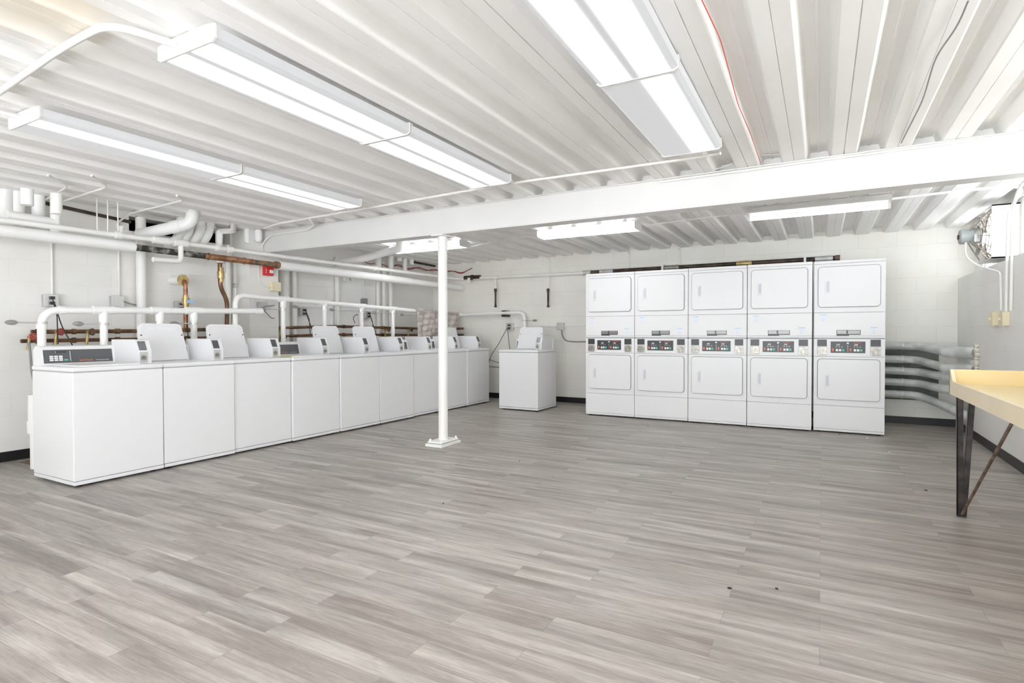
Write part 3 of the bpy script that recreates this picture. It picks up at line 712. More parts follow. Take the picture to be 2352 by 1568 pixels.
Q0 = at(540, 677, x=xm2); Q1 = at(1003, 718, x=xm2); Q1 = Q0+(Q1-Q0)*((8.30-Q0.y)/(Q1.y-Q0.y)); Q1.y = 8.30
Q2 = at(1205, 717, y=8.30); 
t = thing('drain_manifold', 'white plastic drain pipe over the far washers, turning along the back wall', 'pipe', Q0)
obj('header', MB().tube([Q0-Vector((0, 0, 0.9)), Q0, Q1, Q2, Vector((Q2.x, 8.30, 0.5))], 0.029, 0.12, n=20, seg=10), 'pvc', t, world=True)
def onM2(px):
    q = at(px, 690, x=xm2); f = (q.y-Q0.y)/(Q1.y-Q0.y); return Q0+(Q1-Q0)*f
for px in (650, 745, 830, 902, 963, 993):
    q = onM2(px)
    obj('standpipe', MB().cyl(q, (q.x, q.y, 0.30), 0.028, n=18), 'pvc', t, world=True)
    if px != 993: obj('tee_fitting', MB().cyl(q-Vector((0, 0.08, 0)), q+Vector((0, 0.08, 0)), 0.036, n=20).cyl(q, q-Vector((0, 0, 0.095)), 0.036, n=20), 'pvc', t, world=True)
for px, py, L_ in ((650, 711, 0.25), (745, 707, 0.42), (830, 714, 0.50), (902, 720, 0.36), (963, 724, 0.38)):
    q = at(px, py, x=xm2); clamp_handle(t, q, (0, -1, 0.0), L_)
q = at(1209, 736, y=8.30); clamp_handle(t, (Q2.x, 8.30, q.z), (1, -0.1, 0.0), 0.16)
q = at(1157, 719, y=8.28)
obj('wall_strap', MB().box(q.x-0.035, q.x+0.035, 8.262, 8.44, q.z+0.03, q.z+0.045).box(q.x-0.035, q.x+0.035, 8.262, 8.44, q.z-0.06, q.z-0.025), 'iron', t, world=True, label='black pipe strap')

# --- hot and cold copper lines with red valve wheels
t = thing('copper_supply_pipes', 'pair of brown copper water pipes low along the left wall with red valve wheels', 'pipe', at(72, 762, x=-6.2))
xc = -6.2
up = [at(72, 762, x=xc), at(312, 760, x=xc), at(640, 753, x=xc), at(762, 749, x=xc), at(958, 754, x=xc), Vector((xc, 8.28, 1.21)), Vector((-5.55, 8.30, 1.21))]
lo_ = [at(48, 783, x=xc), at(310, 779, x=xc), at(640, 772, x=xc), at(762, 768, x=xc), at(958, 769, x=xc), Vector((xc, 8.28, 1.10)), Vector((-5.55, 8.30, 1.10))]
obj('upper_line', MB().tube(up, 0.020, 0.02), 'copper', t, world=True)
obj('lower_line', MB().tube(lo_, 0.018, 0.02), 'copper', t, world=True)
for px, L_ in ((90, 0.05), (170, 0.03), (270, 0.04), (430, 0.04), (610, 0.10), (790, 0.04), (880, 0.06)):
    for ln, py in ((up, 761), (lo_, 780)):
        q = at(px, py, x=xc); 
        for a, b_ in zip(ln[:-1], ln[1:]):
            if a.y <= q.y <= b_.y:
                q = a+(b_-a)*((q.y-a.y)/(b_.y-a.y)); sleeve('solder_collar', q, b_-a, L_, 0.026, 'copper', t); break
def valve(par, px, py, red):
    q = at(px, py, x=xc+0.02)
    v_ = obj('valve_body', MB().cyl(q, q+Vector((0.09, 0, 0)), 0.014).cyl(q+Vector((0.02, 0, 0)), q+Vector((0.03, -0.02, -0.12)), 0.012), 'brass', par, world=True)
    e = q+Vector((0.09, 0, 0)); mb = MB(); n = 20; ring = [e+Vector((0, math.cos(2*PI*i/n), math.sin(2*PI*i/n)))*(0.026+0.003*math.cos(5*2*PI*i/n)) for i in range(n)]
    mb.tube(ring+[ring[0]], 0.008, 0, n=6)
    for i in range(0, n, 4): mb.cyl(e, ring[i], 0.004, n=6)
    mb.cyl(e-Vector((0.008, 0, 0)), e+Vector((0.008, 0, 0)), 0.010, n=10)
    obj('valve_wheel', mb, 'wheelred' if red else 'copper', v_, world=True, label='red valve wheel' if red else None)
valve(t, 128, 762, True); valve(t, 66, 773, True); valve(t, 200, 762, False); valve(t, 640, 757, False); valve(t, 643, 773, False); valve(t, 883, 757, False); valve(t, 936, 757, False)
# riser with blue handled brass valve, from a sleeve in the wall
s0 = at(385, 636, x=-6.30); s1 = at(426, 641, x=-6.08)
t = thing('copper_riser', 'bright copper riser with blue-handled brass valve, out of a hole in the left wall', 'pipe', at(425, 757, x=-6.08))
rx = -6.10; rt = at(426, 646, x=rx); rb = at(425, 757, x=rx)
obj('riser', MB().tube([Vector((XL-0.05, rt.y-0.02, rt.z+0.01)), rt, Vector((rx, rt.y, rb.z)), Vector((-6.2, rt.y, rb.z))], 0.022, 0.03), 'copper2', t, world=True)
obj('wall_sleeve', MB().cyl((XL+0.001, rt.y-0.02, rt.z+0.02), (rx-0.03, rt.y-0.01, rt.z+0.015), 0.050, n=20), 'pvc', t, world=True)
obj('sleeve_flange', MB().cyl((rx-0.035, rt.y-0.01, rt.z+0.012), (rx-0.02, rt.y-0.01, rt.z+0.012), 0.062, n=20), 'brass', t, world=True)
vz = at(425, 690, x=rx).z
obj('valve_body', MB().cyl((rx, rt.y, vz-0.07), (rx, rt.y, vz+0.06), 0.030, n=8).cyl((rx, rt.y, vz-0.035), (rx, rt.y, vz+0.025), 0.040, n=16), 'brass', t, world=True)
obj('valve_lever', MB().box(rx+0.035, rx+0.05, rt.y-0.01, rt.y+0.06, vz-0.03, vz+0.01), 'blue', t, world=True, label='blue valve lever')
# dark riser with brass ball valve
rx = -6.06
t = thing('copper_riser', 'dark offset copper riser with brass ball valve, left of the pilaster', 'pipe', at(522, 757, x=rx))
p = [at(505, 600, x=rx), at(506, 660, x=rx), at(522, 690, x=rx), at(521, 762, x=rx)]
obj('riser', MB().tube(p, 0.024, 0.08), 'copper', t, world=True)
q = at(507, 631, x=rx); obj('valve_body', MB().cyl(q-Vector((0, 0, 0.085)), q+Vector((0, 0, 0.085)), 0.030, n=8).cyl(q-Vector((0, 0, 0.04)), q+Vector((0, 0, 0.04)), 0.038, n=16), 'brass', t, world=True)
obj('valve_lever', MB().box(q.x+0.03, q.x+0.042, q.y+0.03, q.y+0.055, q.z-0.16, q.z+0.02), 'white', t, world=True)
obj('insulation_cap', MB().cyl(at(506, 596, x=rx), at(506, 604, x=rx), 0.055, n=18), 'wrap', t, world=True)

# --- vertical pipes on the left wall
vert = [(323, 0.048, 500, 800, 'wide white vertical pipe on the left wall, nearest of its kind'), (524, 0.026, 562, 800, 'thin white vertical pipe just right of the dark copper riser'),
        (541, 0.030, 600, 800, 'white vertical pipe with bolted clamps beside the pilaster'), (653, 0.058, 612, 800, 'thick white vertical pipe just right of the fire alarm pilaster'),
        (676, 0.034, 612, 800, 'slimmer white vertical pipe right of the thick one'), (774, 0.034, 590, 800, 'lone white vertical pipe behind the mid-row washers'),
        (868, 0.030, 600, 800, 'left of two touching white vertical pipes near the far left wall'), (881, 0.030, 600, 800, 'right of two touching white vertical pipes near the far left wall'),
        (897, 0.036, 600, 800, 'white vertical pipe farthest right on the left wall')]
for px, r_, y0_, y1_, lb in vert:
    xx = XL+r_+0.012; a = at(px, y0_, x=xx); b_ = at(px, y1_, x=xx)
    o = pipe('vertical_pipe', lb, 'pipe', [(xx, a.y, min(a.z, 2.36)), (xx, a.y, 0.0)], r_, 'pipe', group='vertical pipes on the left wall', n=18)
    if px == 541:
        for py in (656, 727):
            q = at(px, py, x=xx); obj('pipe_clamp', MB().cyl((0, 0, q.z-0.025), (0, 0, q.z+0.025), r_+0.008, n=18).box(0, r_+0.03, -0.045, 0.045, q.z-0.02, q.z-0.012).box(0, r_+0.03, -0.045, 0.045, q.z+0.012, q.z+0.02), 'zinc', o)

# --- ceiling drops near the left wall
t = thing('drain_drops', 'large white drain pipe dropping from the ceiling and slanting to the left wall', 'pipe', (-5.9, 3.5, 2.1))
a = at(443, 462, x=-5.72); xx = -5.72
top = Vector((a.x, a.y, ZT)); c1 = at(441, 512, x=xx); c2 = at(318, 540, x=-6.2)
obj('large_drop', MB().tube([top, c1, c2], 0.060, 0.12, n=22, seg=10), 'pvc', t, world=True)
obj('hub', MB().cyl(c2+(c1-c2)*0.62, c2+(c1-c2)*0.80, 0.066, n=22), 'pvc', t, world=True)
lb4 = ['leftmost of four curved white elbows under the ceiling above the long wall pipe', 'second from left of the four curved white elbows', 'third from left of the four curved white elbows', 'rightmost of the four curved white elbows']
for i, px in enumerate((419, 436, 462, 483)):
    xx = -6.08; a = at(px, 500, x=xx); b_ = at(px-2, 530, x=xx); c_ = at(px-14, 552, x=xx)
    g_ = obj('pipe_elbow', MB().tube([(a.x, a.y, ZT), b_, c_, c_+Vector((-0.1, -0.04, -0.06))], 0.050, 0.09, n=20, seg=8).cyl((a.x, a.y, at(px, 520, x=xx).z), (a.x, a.y, at(px, 523, x=xx).z), 0.056, n=20), 'pvc')
    tag(g_, lb4[i], 'pipe', 'curved elbows under the ceiling')
def stub(px, y0_, y1_, r_, xx, lb, nm='pipe_stub'):
    a = at(px, y0_, x=xx); b_ = at(px, y1_, x=xx)
    return tag(obj(nm, MB().cyl((a.x, a.y, min(ZC, a.z)), (a.x, a.y, b_.z), r_, n=20), 'pvc'), lb, 'pipe', 'short pipe stubs under the ceiling')
stub(62, 434, 471, 0.042, -5.55, 'short white pipe stub under the ceiling at the far left edge')
stub(129, 445, 491, 0.042, -5.62, 'short white pipe stub under the ceiling above the near wall conduit')
stub(567, 521, 558, 0.034, -6.02, 'short white capped pipe left of the beam end')
o = stub(593, 503, 556, 0.030, -6.0+0.06, 'white pipe with bell and twin thin tubes at the beam end')
a = at(593, 524, x=-5.94)
obj('bell', MB().cyl((0, 0, 0.02), (0, 0, 0.14), 0.042, n=20), 'pvc', o)
o2 = tag(obj('pipe_offset', MB().tube([at(534, 505, x=-6.0), at(534, 530, x=-6.0), at(503, 532, x=-6.0), at(503, 566, x=-6.0)], 0.040, 0.012, n=4), 'pvc'), 'boxy white offset duct between the elbows and the beam end', 'pipe')
for i, (px, y0_, y1_) in enumerate(((40, 455, 505), (88, 455, 505), (12, 450, 505))):
    xx = -6.2; a = at(px, y0_, x=xx); b_ = at(px, y1_, x=xx)
    tag(obj('pipe_stub', MB().cyl((a.x, a.y, ZC), (b_.x, b_.y, b_.z-0.05), 0.05, n=18), 'pvc'), ('pipe against the wall behind the leftmost stub', 'pipe against the wall between the two stubs', 'pipe against the wall at the photo edge')[i], 'pipe', 'short pipe stubs under the ceiling')
a = at(16, 493, x=-6.0); b_ = at(128, 512, x=-6.0)
tag(obj('cross_pipe', MB().tube([a, b_, (b_.x, b_.y, b_.z+0.12)], 0.040, 0.04, n=18).cyl((b_.x, b_.y, b_.z-0.12), (b_.x, b_.y, b_.z+0.02), 0.042, n=18), 'pvc'), 'short horizontal white pipe above the thin wall pipe at far left', 'pipe')
# stubs behind the beam, above the far washers
for i, (px, y0_, y1_, r_) in enumerate(((898, 585, 617, 0.045), (930, 590, 624, 0.04), (945, 585, 608, 0.04), (917, 583, 600, 0.05), (869, 592, 614, 0.05))):
    xx = -6.1; a = at(px, y0_, x=xx); b_ = at(px, y1_, x=xx)
    tag(obj('pipe_stub', MB().cyl((a.x, a.y, ZC), (b_.x, b_.y, b_.z), r_, n=16), 'pvc'), 'white pipe stub in the far left corner under the ceiling, '+('below the light end', 'second from right', 'rightmost', 'tucked behind', 'leftmost')[i], 'pipe', 'short pipe stubs under the ceiling')
a = at(780, 585, x=-6.1); b_ = at(900, 571, x=-5.2)
tag(obj('duct_pipe', MB().tube([Vector((-6.28, a.y+0.1, 2.17)), Vector((-5.75, a.y+0.12, 2.20)), b_+Vector((0.1, 0.05, 0.0)), b_+Vector((0.1, 0.05, 0.12))], 0.05, 0.05, n=18), 'pvc'), 'white pipe slanting from the left wall to the ceiling behind the beam', 'pipe')
# three thin hanger rods near the left wall
for i, px in enumerate((225, 245, 271)):
    a = at(px, 470, x=-6.0); b_ = onU(px)
    tag(obj('hanger_rod', MB().cyl((b_.x, b_.y, ZC), (b_.x, b_.y, b_.z), 0.006, n=8), 'pipe'), ('leftmost', 'middle', 'rightmost')[i]+' of three thin white rods hanging over the left wall pipe', 'rod', 'hanger rods')
# dark plate along the top of the wall
a = at(88, 463, x=-6.27); b_ = at(1003, 613, x=-6.27)
tag(obj('wall_plate', MB().tube([a, at(300, 510, x=-6.27)], 0.020, n=4), 'iron'), 'dark brown strip where the left wall meets the ceiling, near end', 'strip')
tag(obj('wall_plate', MB().tube([at(945, 601, x=-6.27), at(1030, 617, x=-6.27)], 0.020, n=4), 'iron'), 'dark strip where the left wall meets the ceiling beside the column', 'strip')
# dark red fire alarm cables
pts = []
for i in range(41):
    px = 838+(1084-838)*i/40; y_ = 601+27*(i/40)**0.75 + 2.0*math.sin(i*0.9)
    if px > 1055: y_ -= (px-1055)*0.35
    pts.append(at(px, y_, y=8.40) if px > 1040 else at(px, y_, x=-6.24 if px < 1000 else -6.24+(px-1000)*0.014))
tag(obj('red_cable', MB().tube(pts, 0.007, n=6), 'redcable'), 'dark red cable looping along the top of the far left wall into the back wall', 'cable')
pts2 = [p+Vector((0.02, 0, 0.018*math.sin(i*0.7))) for i, p in enumerate(pts[10:-3])]
tag(obj('red_cable', MB().tube(pts2, 0.006, n=6), 'redcable'), 'second dark red cable twisted round the first near the far corner', 'cable')

# --- conduits
zc = 2.352
def conduit(pts, lb, r_=0.011, bend=0.12, grp='thin ceiling and wall conduits', mt_='pipe'):
    return pipe('conduit', lb, 'conduit', pts, r_, mt_, bend, grp, n=10)
conduit([at(405, 103, z=2.34), at(250, 52, z=2.345), at(150, 105, z=2.35), at(-20, 225, z=2.35)], 'white conduit curving from the near end of the middle light pair', 0.015, 0.35)
conduit([at(55, 272, z=2.34), at(-30, 250, z=2.345)], 'short white conduit entering the near end of the left light pair')
conduit([at(110, 402, z=2.36), at(155, 425, z=2.36), at(150, 432, z=2.355), at(92, 466, z=2.355)], 'hooked thin conduit on the ceiling, leftmost of three by the wall', 0.009, 0.08)
conduit([at(210, 403, z=2.36), at(246, 426, z=2.36), at(238, 432, z=2.355), at(145, 462, z=2.355)], 'hooked thin conduit on the ceiling, middle of three by the wall', 0.009, 0.08)
p_ = onU(279)
conduit([at(406, 449, z=2.36), at(420, 458, z=2.36), at(412, 462, z=2.355), at(300, 490, z=2.35), p_+Vector((-0.08, 0, 0.12)), p_+Vector((0, 0, 0.03))], 'hooked thin conduit on the ceiling, rightmost, dropping to the wall pipe', 0.009, 0.08)
conduit([at(1172, 412, z=2.33), at(1178, 420, z=2.35), at(838, 479, z=2.35), at(640, 513, z=2.35), at(606, 524, z=2.34)], 'conduit in front of the beam below the middle lights', 0.011, 0.06)
conduit([at(1655, 352, z=2.33), at(1600, 362, z=2.352), at(1180, 420, z=2.352)], 'conduit in front of the beam below the right light pair', 0.010, 0.06)
yj = 4.565
conduit([at(712, 505, z=2.35), at(722, 518, y=4.5), at(705, 528, y=yj), at(620, 540, y=yj), at(602, 560, y=yj), at(597, 585, y=yj)], 'conduit bending off the ceiling along the beam top to the pilaster', 0.011, 0.08)
conduit([(-1.15, 4.565, 2.345), (0.1, 4.562, 2.35), (1.40, 4.562, 2.352)], 'conduit lying along the upper front of the beam at right', 0.008, 0.02)
# loose wires on the ceiling
conduit([at(1612, 0, z=2.37), at(1655, 90, z=2.37), at(1695, 240, z=2.365), at(1725, 310, z=2.368), at(1747, 375, z=2.37)], 'thin red wire running along a deck rib right of the bright lights', 0.0022, 0.1, None, 'red')['category'] = 'wire'
conduit([at(2225, 0, z=2.36), at(2200, 60, z=2.36), at(2150, 128, z=2.355), at(2120, 230, z=2.36), at(2070, 328, z=2.37)], 'thin grey wire tied along a deck rib at the top right', 0.004, 0.15, None, 'greycable')['category'] = 'wire'
pp = [at(1605+i*14, 392-3.2*i+5*math.sin(i*0.55), y=4.55) for i in range(17)]
conduit(pp, 'thin white wire sagging along the beam face under the ribs', 0.003, 0.0, None)['category'] = 'wire'
# wires between the lights behind the beam
conduit([at(1055, 556, z=2.33), at(1082, 566, z=2.35), at(1150, 552, z=2.355), at(1231, 541, z=2.33)], 'wire conduit between the two lights behind the beam', 0.007, 0.05)
conduit([at(1483, 520, z=2.33), at(1500, 515, z=2.355), at(1640, 497, z=2.36), at(1718, 492, z=2.33)], 'wire conduit from the light behind the beam to the strip light', 0.007, 0.05)
# right wall conduits
c0 = Vector((0.54, 6.12, 2.335)); 
conduit([c0, Vector((1.20, 6.12, 2.35)), Vector((1.48, 6.14, 2.34)), Vector((1.405, 6.32, 2.20)), Vector((1.405, 6.36, 1.72)), Vector((1.405, 6.36, 1.31))], 'white conduit from the strip light bending down the right wall', 0.012, 0.16)
conduit([Vector((1.405, 4.8, 2.34)), Vector((1.405, 6.0, 2.33)), Vector((1.405, 6.22, 2.18)), Vector((1.405, 6.22, 1.31))], 'white conduit down the right wall beside the window', 0.012, 0.14)
fx, fyc, fzc = 1.37, 6.95, 2.06
f1 = at(2298, 624, x=1.40)
conduit([Vector((1.22, fyc-0.03, fzc-0.06)), at(2216, 590, y=6.9), at(2250, 612, y=6.85), at(2290, 622, x=1.39), f1+Vector((0, 0, -0.01)), Vector((1.408, f1.y, 1.33))], 'thin conduit looping from the fan motor down the right wall', 0.009, 0.10)
for k_, (px, lb) in enumerate(((2285, 'ivory switch box on the right wall above the table, left one'), (2308, 'ivory switch box on the right wall above the table, right one'))):
    c_ = at(px, 732, x=1.40)
    t = thing('switch_box', lb, 'switch', (1.42, c_.y, c_.z), 0, 'ivory switch boxes')
    obj('back_box', MB().box(-0.045, 0, -0.06, 0.06, -0.06, 0.06), 'ivory', t, bevel=0.004)
    obj('cover_plate', MB().box(-0.051, -0.045, -0.064, 0.064, -0.064, 0.064), 'ivory', t, bevel=0.002)
    obj('toggle', MB().box(-0.068, -0.05, -0.008, 0.008, -0.01, 0.012), 'ivory', t)
# vertical conduits on the back wall
for px, y0_, y1_, lb in ((1446, 574, 622, 'short conduit down the back wall above the first dryers, left one'), (1562, 568, 612, 'short conduit down the back wall above the middle dryer'), (1263, 590, 632, 'short conduit down the back wall above the right gas drop')):
    a = at(px, y0_, y=8.42); b_ = at(px, y1_, y=8.42)
    conduit([(a.x, 8.30, 2.362), (a.x, 8.425, 2.35), (a.x, 8.425, b_.z-0.05)], lb, 0.010, 0.04)
# low conduit on the back wall
a = at(1172, 750, y=8.425); b_ = at(1345, 748, y=8.425)
conduit([(a.x, 8.425, a.z), (b_.x, 8.425, a.z+0.005)], 'thin horizontal conduit on the back wall behind the lone washer', 0.009, 0)
# thin conduits on the left wall down to the outlet boxes
for px, y0_, y1_, lb in ((118, 540, 682, 'thin conduit dropping to the nearest outlet box'), (272, 545, 683, 'thin conduit dropping to the blank steel box'), (834, 620, 690, 'thin conduit dropping to the small box on the far left wall'), (313, 505, 790, 'thin rusty line beside the wide vertical pipe')):
    a = at(px, y0_, x=-6.295); b_ = at(px, y1_, x=-6.295)
    conduit([(-6.295, a.y, min(2.36, a.z+0.2)), (-6.295, a.y, b_.z)], lb, 0.009 if px != 313 else 0.006, 0, mt_='pipe' if px != 313 else 'rust')

# --- electrical boxes with cords
def outlet(px, py, lb, plane='x', wide=0.11, cords=(), blank=False, mt_='zinc', face=True, xp=XL):
    if plane == 'x': c_ = at(px, py, x=xp+0.05); c_.x = xp; rz = PI/2
    else: c_ = at(px, py, y=8.40); c_.y = 8.447; rz = 0
    t = thing('outlet_box', lb, 'electrical box', c_, rz, 'electrical boxes on the walls')
    h_ = wide/2
    obj('back_box', MB().box(-h_, h_, -0.055, 0, -h_, h_), mt_, t, bevel=0.006)
    cvr = obj('cover_plate', MB().box(-h_-0.003, h_+0.003, -0.062, -0.055, -h_-0.003, h_+0.003), 'silver' if mt_ == 'zinc' else mt_, t, bevel=0.003)
    if not blank:
        for z in (-0.024, 0.024):
            obj('plug', MB().box(-0.018, 0.018, -0.092, -0.062, z-0.014, z+0.014), 'cable', t, bevel=0.004)
    return t, c_
def cord(pts, lb, mt_='cable', r_=0.005, grp=None, nm='power_cord'):
    return tag(obj(nm, MB().tube(pts, r_, 0.12, n=8), mt_), lb, 'cord', grp)
x_ = XL+0.09
outlet(117, 690, 'steel outlet box with two black plugs on the left wall, nearest one')
cord([at(121, 688, x=x_), at(127, 700, x=x_+0.02), at(131, 720, x=x_+0.15), at(133, 790, x=-5.85)], 'black power cord hanging from the nearest outlet box, left strand')
cord([at(121, 694, x=x_), at(130, 712, x=x_+0.04), at(142, 750, x=x_+0.15), at(166, 792, x=-5.85)], 'black power cord hanging from the nearest outlet box, slanting right strand')
outlet(270, 692, 'blank steel junction box on the left wall, second from near end', blank=True)
cord([at(284, 692, x=x_-0.03), at(300, 698, x=x_-0.03), at(326, 703, x=XL+0.03)], 'short grey cable leaving the blank junction box', 'greycable', 0.008)
outlet(415, 703, 'steel outlet box half hidden behind the white drain pipe')
cord([at(424, 706, x=x_), at(428, 730, x=x_+0.1), at(431, 760, x=x_+0.2), at(434, 790, x=-5.9)], 'black power cord below the half hidden outlet box')
outlet(603, 703, 'grey junction box with looping cables on the pilaster below the fire alarm', blank=True, xp=-6.0, wide=0.10)
cord([at(606, 704, x=-5.93), at(625, 702, x=-5.97), at(637, 700, x=-6.05)], 'grey cable leaving the pilaster junction box to the right', 'greycable', 0.006)
cord([at(606, 712, x=-5.93), at(615, 722, x=-5.95), at(625, 732, x=-5.97), at(637, 727, x=-6.05)], 'grey cable drooping under the pilaster junction box', 'greycable', 0.006)
outlet(697, 716, 'steel outlet box with two black plugs right of the thick vertical pipe')
cord([at(702, 714, x=x_+0.02), at(710, 730, x=x_+0.1), at(713, 768, x=-6.0)], 'black power cord from the box right of the thick pipe, left strand')
cord([at(703, 720, x=x_+0.02), at(711, 740, x=x_+0.12), at(722, 772, x=-6.0)], 'black power cord from the box right of the thick pipe, right strand')
outlet(845, 723, 'steel outlet box with two black plugs on the far left wall')
cord([at(849, 722, x=x_+0.02), at(856, 738, x=x_+0.1), at(857, 768, x=-6.0)], 'black power cord from the far left wall outlet, left strand')
cord([at(850, 724, x=x_+0.02), at(857, 745, x=x_+0.12), at(864, 770, x=-6.0)], 'black power cord from the far left wall outlet, right strand')
outlet(838, 692, 'small dark grey box just above the white drain pipe', blank=True, wide=0.09, mt_='greycable')
t_, c_ = outlet(1171, 750, 'steel outlet box with black plugs on the back wall, left of the lone washer', plane='y', wide=0.12)
cord([at(1165, 752, y=8.34), at(1155, 772, y=8.30), at(1142, 795, y=8.2), at(1128, 815, y=8.1), at(1118, 850, y=8.1)], 'black cord from the back wall outlet slanting down left')
cord([at(1166, 754, y=8.34), at(1168, 780, y=8.30), at(1171, 800, y=8.2), at(1171, 830, y=8.1)], 'black cord from the back wall outlet hanging behind the lone washer')
cord([at(1110, 822, y=8.3), at(1128, 827, y=8.3), at(1145, 833, y=8.3), at(1170, 835, y=8.3)], 'upper short black hose between the washer row and lone washer')
cord([at(1110, 841, y=8.3), at(1128, 842, y=8.3), at(1145, 843, y=8.3), at(1170, 846, y=8.3)], 'lower short black hose between the washer row and lone washer')
outlet(1287, 749, 'grey junction box on the back wall right of the lone washer', plane='y', blank=True, wide=0.115)
cord([at(1290, 757, y=8.36), at(1291, 772, y=8.38), at(1300, 783, y=8.38), at(1322, 785, y=8.38), at(1360, 784, y=8.2)], 'grey flexible conduit curling from the junction box to the first dryer', 'greycable', 0.011)
cord([at(815, 742, x=-6.2), at(811, 730, x=-6.15), at(815, 724, x=-6.2), at(822, 722, x=-6.22)], 'thin arched black cable above the raised lid in mid row')
# stub box with loose wire
t_, c_ = outlet(797, 640, 'small white box with a loose wire on the left wall under the thick pipe', blank=True, wide=0.08, mt_='pvc')
obj('loose_wire', MB().tube([(0, -0.06, 0.06), (0.02, -0.09, 0), (0.05, -0.08, -0.03)], 0.004, n=6), 'cable', t_)

# --- fire alarm and its ivory box on the pilaster
c_ = at(613, 619, x=-6.0)
t = thing('fire_alarm', 'red fire alarm horn strobe on the white pilaster', 'fire alarm', (-6.0, c_.y, c_.z), PI/2)
obj('body', MB().rrect(-0.062, 0.062, -0.078, 0.078, -0.045, 0, 0.016), 'redplastic', t, bevel=0.006)
obj('strobe', MB().box(0.0, 0.052, -0.06, -0.045, -0.045, -0.005), 'white', t, bevel=0.008)
mb = MB()
for i, ch in enumerate('FIRE'):
    q_ = text_mb(ch, 0.026, 0, True).xf(Matrix.Translation((-0.050, -0.0455, 0.035-i*0.027)) @ FRONT); mb.add(q_.v, q_.f)
obj('fire_lettering', mb, 'white', t)
c_ = at(633, 659, x=-6.0)
t = thing('cable_box', 'ivory double box under the red fire alarm', 'electrical box', (-6.0, c_.y-0.02, c_.z), PI/2)
obj('back_box', MB().box(-0.075, 0.05, -0.05, 0, -0.055, 0.055), 'ivory', t, bevel=0.004)
obj('cover_plate', MB().box(-0.045, 0.055, -0.058, -0.05, -0.058, 0.058), 'ivory', t, bevel=0.003)
cord([at(594, 610, x=-5.99), at(594, 640, x=-5.99), at(604, 656, x=-5.985), at(622, 661, x=-5.98)], 'thin ivory tube curving to the ivory box below the fire alarm', 'pipe', 0.006, None, 'thin_tube')['category'] = 'conduit'

# --- braided hose and trap at the near washer
cord([at(66, 786, x=-6.0), at(70, 815, x=-5.95), at(72, 850, x=-5.9), at(80, 885, x=-5.75), at(92, 915, x=-5.6)], 'grey braided hose hanging behind the nearest washer', 'greycable', 0.010, None, 'braided_hose')['category'] = 'hose'
q = at(84, 980, x=-5.78)
tag(obj('drain_trap', MB().cyl((q.x, q.y, 0.62), (q.x, q.y, 0.40), 0.055, n=18).cyl((q.x, q.y, 0.40), (q.x, q.y, 0.30), 0.062, n=18).cyl((q.x, q.y, 0.30), (q.x, q.y, 0.0), 0.045, n=18), 'pvc'), 'white plastic drain trap behind the nearest washer at the left wall', 'pipe')
a = at(60, 1060, z=0.0); 
tag(obj('floor_patch', MB().box(a.x-0.02, a.x+0.32, a.y-0.04, a.y+0.22, 0.0, 0.004), 'rust'), 'dark bare patch in the floor beside the nearest washer', 'floor patch')

# --- wrinkled plastic sheet over the pipe
mb = MB(); ny, nz = 60, 46; sy0, sy1 = 7.02, 8.22
v = []
for j in range(nz+1):
    for i in range(ny+1):
        u = i/ny; s_ = j/nz
        w_ = 0.05*(1-0.25*s_)
        y_ = sy0+0.10*s_*(1 if u < 0.5 else 0)*(1-2*u)*0.5+(sy1-sy0)*u-0.14*s_*u
        x_w = -5.575+0.020*math.sin(u*23+s_*3)+0.012*math.sin(u*51+s_*9)+0.008*math.sin(s_*40+u*12)
        v.append((x_w, y_, 1.47-0.025*u-0.62*s_+0.006*math.sin(u*30)))
f = [(j*(ny+1)+i, j*(ny+1)+i+1, (j+1)*(ny+1)+i+1, (j+1)*(ny+1)+i) for j in range(nz) for i in range(ny)]
mb.add(v, f, True)
# top roll over the pipe
v2 = []; n2 = 8
for k_ in range(n2+1):
    an = PI*k_/n2
    for i in range(ny+1):
        u = i/ny; v2.append((-5.62+0.045*math.cos(an)+0.002*math.sin(u*40), sy0+(sy1-sy0)*u, 1.47-0.025*u+0.045*math.sin(an)))
f2 = [(j*(ny+1)+i, j*(ny+1)+i+1, (j+1)*(ny+1)+i+1, (j+1)*(ny+1)+i) for j in range(n2) for i in range(ny)]
mb.add(v2, f2, True)
o = tag(obj('plastic_sheet', mb, 'sheet'), 'wrinkled brownish see-through sheet draped over the white drain pipe beside the column', 'sheet')
so = o.modifiers.new('solid', 'SOLIDIFY'); so.thickness = 0.0015

# ================================================================== INSULATED PIPES at the right rear
zs_ = [0.965, 0.80, 0.664, 0.525, 0.372]
il = ['topmost', 'second from top', 'middle', 'fourth from top', 'lowest']
for i, z in enumerate(zs_):
    r_ = 0.047
    if i < 2:
        pts = [(0.56, 8.33, z), (1.00, 8.33, z), (1.20, 7.75, z-0.05-0.01*i), (1.412, 7.45, z-0.055-0.01*i)]
    elif i < 4:
        pts = [(0.56, 8.33, z), (1.02, 8.33, z-0.01), (1.20, 7.85, z-0.03), (1.412, 7.65, z-0.03)]
    else:
        pts = [(0.56, 8.33, z), (1.02, 8.33, z), (1.22, 7.95, z-0.07), (1.412, 7.6, z-0.16)]
    t = thing('insulated_water_pipe', il[i]+' of five silver-wrapped pipes beside the dryers, bending into the right wall', 'pipe', (1.0, 8.33, z), 0, 'silver-wrapped pipes in the right rear corner')
    obj('jacketed_pipe', MB().tube(pts, r_, 0.13, n=22, seg=8), 'jacket', t, world=True)
    obj('end_wrap', MB().tube([pts[2], pts[3]], r_+0.016 if i < 2 else r_+0.006, 0, n=22), 'jacket', t, world=True)
    obj('jacket_band', MB().cyl((0.86, 8.33, z), (0.875, 8.33, z), r_+0.004, n=22), 'silver', t, world=True)
